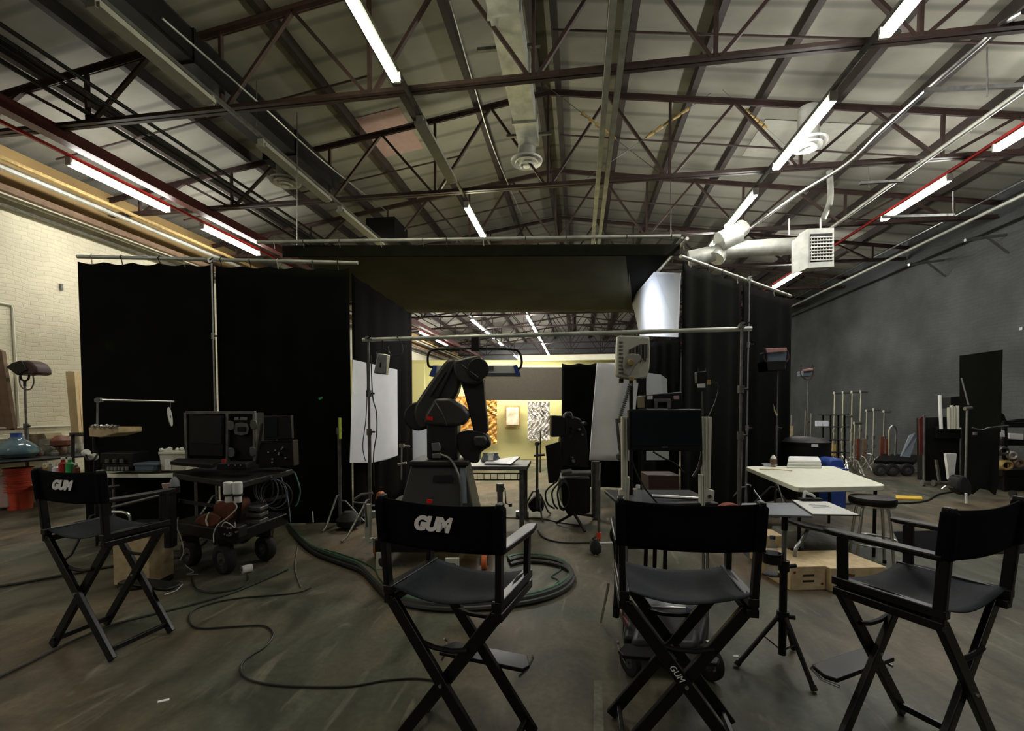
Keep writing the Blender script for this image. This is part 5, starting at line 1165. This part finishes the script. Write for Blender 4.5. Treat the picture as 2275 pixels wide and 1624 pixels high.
for i, (px,y0,y1,m) in enumerate(((1852,985,1012,'wire_yellow'),(1860,980,1022,'brown_wood'),(1905,975,1025,'leather'),(1920,975,1020,'brown_wood'),(1958,970,1015,'leather'),(1970,975,1018,'leather'))):
    single('wooden_wedge', MB().bar(W(px,y1,10.9),W(px+1,y0,10.9),.07,.05), m, f'{ORD[i]} upright brown wooden piece from the left among the grip stands', 'wedge', 'wooden pieces among grip stands')
t = thing('wire_rack','black metal rack with shelves beside the grip stands','rack',W(1850,1030,10.2))
for px in (1828,1845,1862,1876): build('post', MB().bar(W(px,1030,10.2),W(px,922,10.2),.03,.03), 'black_metal', t)
for py in (922,948,977,1005): build('shelf', MB().bar(W(1826,py,10.2),W(1878,py,10.2),.25,.02), 'black_metal', t)
for i, px in enumerate((1820,1835)):
    single('white_monitor', pz([(px-6,935),(px+6,935),(px+6,947),(px-6,947)],9.9,.05), 'white_panel', ['left','right'][i]+' small bright white box on the black metal rack', 'box', 'white boxes on black rack', bevel=.004)
single('plywood_sheet', pz([(1743,945),(1763,946),(1761,968),(1742,974)],8.2,.03), 'plywood', 'light plywood piece standing behind the black drum', 'board')
for i,(px,y0) in enumerate(((1759,922),(1790,912),(1803,918))):
    single('metal_rod', MB().tube(W(px,y0,9.0),CW((px-1-CX)/FPX*9,9,.01),.015,8), 'steel', f'{ORD[i]} upright metal rod from the left behind the black drum', 'rod', 'rods behind the black drum')
# platform cart
D5 = 10.3
t = thing('platform_cart','dark platform cart with rubber wheels and bent chrome handle by the dark wall','cart',Z(1990,1055))
build('deck', MB().prism([W(1942,1022,D5),W(2030,1026,D5),W(2046,1010,D5+.6),W(1960,1008,D5+.6)],(0,0,-.08)), 'black_metal', t, bevel=.01)
for px in (1958,1985,2018): 
    g = Z(px,1056); g = CW((px-CX)/FPX*(D5-.1),D5-.1,.14); wheel(t, g, .14, .1, FW+RT*.2)
build('handle', MB().path(smoothpath([W(1976,1012,D5),W(1976,960,D5),W(1981,948,D5),(W(1987,948,D5)),W(1991,962,D5),W(1989,1012,D5)]),.022,8), 'chrome', t)
single('leaning_sheet', MB().prism([W(2002,1014,D5-.1),W(2022,1016,D5-.1),W(2037,970,D5+.2),W(2033,962,D5+.2),W(2021,968,D5+.2)],FW*.03), 'slate', 'pale grey sheet leaning on the platform cart', 'sheet', smooth=False)
t = thing('tool_cart','tall black rolling cart with red side and white tubes on top','cart',Z(2090,1080))
D6 = 9.0
build('body', pz([(2050,928),(2135,926),(2135,1070),(2052,1068)],D6,.15,.03), 'black_metal', t, bevel=.01)
build('red_side', pz([(2042,930),(2052,924),(2052,1010),(2044,1010)],D6,.02), 'maroon', t)
for px in (2053,2134): build('post', MB().tube(W(px,1075,D6),W(px,922,D6),.022,8), 'steel', t)
build('top_shelf', pz([(2080,948),(2138,950),(2138,975),(2080,975)],D6,.4,-.02), 'black_plastic', t, bevel=.01)
for px in (2050,2075,2130): build('caster', MB().tube(Z(px,1080)+Vector((-.02,0,.06)),Z(px,1080)+Vector((.02,0,.06)),.06,14), 'steel', t)
for i, (px, y0, y1) in enumerate(((2088,878,953),(2108,905,953),(2114,900,953),(2120,903,953),(2127,901,953),(2132,908,953))):
    single('paper_tube', MB().tube(W(px+3*(i==0),y1,D6-.05),W(px,y0,D6-.05),.028,12), 'paper' if i == 0 else 'offwhite', 'tall bright white tube standing alone on the tool cart' if i == 0 else f'{ORD[i-1]} cream tube from the left in the bunch on the tool cart', 'tube', None if i == 0 else 'bunch of cream tubes')
single('polystyrene_board', pz([(2102,1008),(2126,1008),(2120,1060),(2109,1066)],8.6,.05), 'paper', 'tapering white board leaning against the tool cart', 'board')
single('leaning_strip', pz([(2080,1022),(2084,1022),(2091,1068),(2087,1068)],8.6,.04), 'steel', 'thin grey strip leaning on the tool cart', 'strip')
single('black_case', pz([(2112,882),(2136,880),(2136,905),(2112,908)],9.3,.2), 'black_plastic', 'small black case behind the cream tubes', 'case', bevel=.01)
# black flag
D7 = 7.5
t = thing('black_flag','tall black flag panel on a silver stand near the right edge','flag',Z(2148,1112))
build('upper_panel', MB().prism([W(2134,790,D7+.3),W(2228,777,D7-.1),W(2224,960,D7-.1),W(2134,950,D7+.3)],FW*.02), 'drape_grey', t)
build('lower_panel', MB().prism([W(2140,950,D7+.2),W(2222,952,D7-.1),W(2218,1078,D7-.1),W(2212,1100,D7-.1),W(2200,1090,D7),W(2178,1085,D7),W(2162,1098,D7+.1),W(2134,1085,D7+.15),(W(2138,1055,D7+.2))],FW*.03), 'drape_grey', t)
build('stand_pole', MB().tube(W(2145,1075,D7-.05),W(2149,905,D7-.05),.017,8), 'steel', t)
build('grip_head', MB().tube(W(2143,908,D7-.05),W(2158,906,D7-.05),.03,10).tube(W(2166,960,D7-.1),W(2166,966,D7-.1),.03,8), 'steel', t)
build('arm', MB().path(smoothpath([W(2160,950,D7-.08),W(2180,955,D7-.1),W(2200,950,D7-.15),W(2240,946,D7-.2)]),.012,8), 'dull_steel', t); build('upper_arm', MB().tube(W(2136,840,D7+.1),W(2152,900,D7-.05),.012,8), 'dull_steel', t)
g = Z(2148,1108)
build('leg', MB().path(smoothpath([W(2128,1085,D7-.3),W(2103,1080,D7-.3),W(2092,1088,D7-.3)],4),.017,8), 'chrome', t)
build('leg', MB().tube(W(2146,1096,D7-.45),W(2147,1118,D7-.45),.017,8), 'white_plastic', t)
single('sandbag', pz(smooth_poly([(2134,1062),(2146,1058),(2160,1078),(2158,1102),(2140,1098),(2130,1084)],3),7.1,.2), 'rubber', 'black sandbag on the foot of the black flag stand', 'sandbag', bevel=.04)
# shelves at right edge
t = thing('supply_cart','black supply cart crowded with gear at the right picture edge','cart',Z(2262,1110))
D8 = 8.3
for py, h_ in ((940,10),(978,12),(1045,14)): build('shelf', pz([(2228,py),(2345,py-4),(2345,py+h_),(2228,py+h_)],D8,.3), 'black_metal', t, bevel=.006)
for px in (2232,2340): build('post', MB().bar(W(px,1095,D8),W(px,935,D8),.05,.05), 'black_metal', t)
build('lower_case', pz([(2235,1058),(2340,1058),(2340,1095),(2238,1095)],D8,.25,.02), 'black_plastic', t, bevel=.02)
for px in (2250,2320): build('caster', MB().tube(Z(px,1105)+Vector((-.02,0,.06)),Z(px,1105)+Vector((.02,0,.06)),.06,14), 'rubber', t)
single('white_box', pz([(2243,962),(2274,964),(2274,977),(2243,975)],8.25,.03), 'paper', 'bright white box on the supply cart at right edge', 'box', bevel=.003)
single('white_box', pz([(2222,955),(2232,957),(2233,971),(2222,970)],8.2,.03), 'paper', 'small white box left of the bright one on the supply cart', 'box', bevel=.003)
for i, (px,py,r,m,lab) in enumerate(((2230,1002,.06,'dull_steel','round grey coil on the supply cart middle shelf'),(2250,1012,.05,'silver_foil','crumpled silver bundle on the supply cart'),(2237,1034,.07,'wire_yellow','tan rope bundle on the supply cart'),(2264,1030,.06,'brown_wood','brown bundle on the supply cart'))):
    ctr = W(px,py,8.25); b = MB()
    for j in range(3): b.path([ctr+RT*(r+.01*j)*math.cos(a)*1.3+Vector((0,0,(r+.006*j)*math.sin(a)))+FW*.03*j for a in [k*math.pi/8 for k in range(16)]],.022,7,closed=True)
    single('rope_coil', b, m, lab, 'coil')
single('bundled_cloth', pz(smooth_poly([(2215,915),(2232,920),(2240,935),(2275,930),(2300,935),(2300,948),(2232,948),(2222,940)],3),8.4,.1), 'black_plastic', 'black bundled cloth on top of the supply cart', 'cloth', bevel=.04)
single('wall_fitting', MB().box(W(2272,730,8.0),(.06,.06,.05)), 'steel', 'small pale fitting on the dark wall at the right edge', 'fitting')
# floor items right
single('yellow_cable_ramp', MB().prism([Z(1990,1110),Z(2050,1112),Z(2048,1106),Z(1990,1104)],(0,0,.03)), 'yellow_tape', 'yellow cable ramp lying on the floor behind the stool', 'ramp', bevel=.006)
single('floor_cable', MB().path(smoothpath([Z(1870,1119,.015),Z(1990,1118,.015),Z(2055,1113,.015),Z(2085,1098,.015),Z(2130,1090,.015)]),.014,6), 'black_cable', 'black cable on the floor leading to the flag stand', 'cable')
single('orange_bag', pz(smooth_poly([(1598,1134),(1615,1122),(1640,1122),(1642,1134),(1600,1138)],3),4.4,.1), 'rust', 'orange red sandbag at the foot of the right pipe stand', 'bag', bevel=.03)
single('slate_panel', MB().prism([W(1632,1205,3.1),W(1650,1207,3.1),W(1665,1240,2.9),W(1664,1222,2.9)],Vector((0,0,-.01))), 'slate', 'pale blue grey board edge seen under the third chair arm', 'board')
for i, (px, py) in enumerate(((363,1558),(2014,1157),(1635,1459),(1890,1461))):
    g = Z(px,py); s_ = .022 if i == 0 else .014
    single('paper_scrap', MB().box(g+Vector((0,0,.003)),(s_*2.2,s_*.8,.004),.6 if i == 0 else .1), 'paper', ['white scrap on the floor at lower left','white scrap on the floor behind the far right chair','tiny white scrap left of the tripod stand','tiny white scrap right of the tripod stand'][i], 'scrap')
single('tape_mark', MB().prism([Z(1320,1512,.001),Z(1337,1512,.001),Z(1343,1660,.001),Z(1318,1660,.001)],(0,0,.001)), 'tape_worn', 'pale worn tape strip on the floor between the middle chairs', 'tape', smooth=False)
single('green_tape', pz([(707,884),(716,881),(717,885),(709,889)],5.75,.003), 'green', 'tiny green tape mark on the black drape', 'tape', smooth=False)
t = cstand('grip_stand','grey stand with a lime green section in front of the black drape',Z(756,1168),W(756,928,5.8).z,'dull_steel',.35,rot=.4,r=.02,grip=False)
build('lime_section', MB().tube(W(755,928,5.78),W(756,975,5.78),.017,10), 'lime', t)
single('sandbag', MB().lathe([(.05,0),(.14,.05),(.15,.12),(.06,.22)],Z(775,1175),16), 'rubber', 'black sandbag on the stand with the lime green section', 'sandbag')
# ================================================================ CABLES ON THE FLOOR
def fc(label, pts, r, m='black_cable', name='floor_cable', z=None):
    P = [Z(x,y,r+.002) for x, y in pts]; return single(name, MB().path(smoothpath(P,6),r,7), m, label, 'cable')
hose = [(640,1168),(665,1195),(700,1222),(760,1245),(800,1260),(830,1290),(865,1322),(930,1340),(1010,1345),(1110,1338),(1190,1325),(1245,1305),(1270,1280),(1258,1255),(1215,1241),(1160,1238),(1130,1245)]
for k, (m, r, o) in enumerate((('black_cable',.024,0),('black_cable',.02,9),('green_cable',.016,-7))):
    fc(['thick outer black hose looping round the robot arm','second black hose looping inside the outer hose','dark green hose looping with the black ones'][k], [(x+o*.4,y+o) for x, y in hose], r, m, 'floor_hose')
fc('thin green wire wandering along the hose loop', [(700,1215),(780,1238),(830,1262),(843,1285),(880,1318),(950,1330),(1080,1330),(1200,1315),(1240,1290),(1225,1280),(1245,1265),(1235,1250)], .006, 'green_cable')
fc('thin cable curling across the floor to the second chair', [(690,1305),(650,1318),(520,1330),(440,1350),(420,1372),(440,1395),(520,1392),(585,1390),(607,1408),(590,1435),(545,1465),(535,1490),(560,1512),(640,1524),(770,1525),(850,1512),(920,1507),(970,1512)], .006)
fc('thin cable running from lower left towards the cart', [(-40,1522),(60,1475),(170,1420),(260,1385),(400,1350),(500,1322),(570,1295),(640,1265)], .007)
fc('dark cable crossing the floor at the far left', [(-40,1308),(40,1296),(140,1278),(250,1258),(330,1245),(400,1238)], .012)
fc('looped cable in front of the cart wheels', [(425,1285),(435,1308),(480,1316),(530,1306),(552,1290),(550,1275)], .007)
fc('thin white cable end near the cart wheel', [(405,1240),(415,1258),(430,1270),(415,1276),(440,1276)], .005, 'white_cable')
fc('cable looping under the equipment cart', [(330,1222),(400,1222),(440,1215),(460,1200)], .008)
fc('cable on the floor right of the hose start', [(1195,1178),(1210,1195),(1250,1205),(1310,1205)], .010)
fc('black cable lying across the floor behind the camera rig', [(1110,1150),(1200,1152),(1240,1160),(1290,1168)], .009)
t_ = [(640,1165),(655,1185),(662,1205),(655,1260),(668,1305)]
fc('thin pale cable drooping from the right cart wheel', t_, .005, 'dull_steel')
for i,(px,py) in enumerate(((650,1150),(690,1158),(730,1150),(800,1160),(820,1150))):
    single('ground_clutter', MB().box(Z(px,py)+Vector((0,0,.05)),(.18,.12,.1),i*.7), ['cardboard','black_plastic','dull_steel','black_plastic','dull_steel'][i], f'{ORD[i]} small box from the left along the foot of the black drape', 'box', 'small boxes under the drape', bevel=.01)
single('white_baton', MB().tube(W(694,1136,5.6),W(696,1160,5.6),.008,8), 'white_plastic', 'short bright white rod at the foot of the black drape', 'rod')
# ---------------------------------------------------------------- unseen fill lamps added to brighten the booth and set
def pl(loc, e, r=.25, col=(1,.95,.82)):
    l = bpy.data.lights.new('booth_fill','POINT'); l.energy = e; l.shadow_soft_size = r; l.color = col
    o = bpy.data.objects.new('booth_fill', l); COL.objects.link(o); o.location = loc
area(CW(.2,10.8,4.0), 2.6, .5, 110, (1,.95,.8), (R(15),0,YAW))  # added fill behind the overhead cloth, brightens the yellow set
area(CW(.1,12.85,2.75), 3.0, .2, 75, (1,.95,.82), (R(20),0,YAW))  # added fill hidden by the brown header, evens out the yellow wall
lp = area(CW(1.6,8.5,3.3), .4, .5, 7, (.88,.93,1), (0,R(-80),0)); lp.data.spread = R(110)  # added fill aimed only at the white bounce sheet
area(CW(-.6,8.9,3.5), 1.2, .3, 70, (1,.97,.9), (0,0,0))  # added fill under the overhead cloth, lifts the white cloth and boards
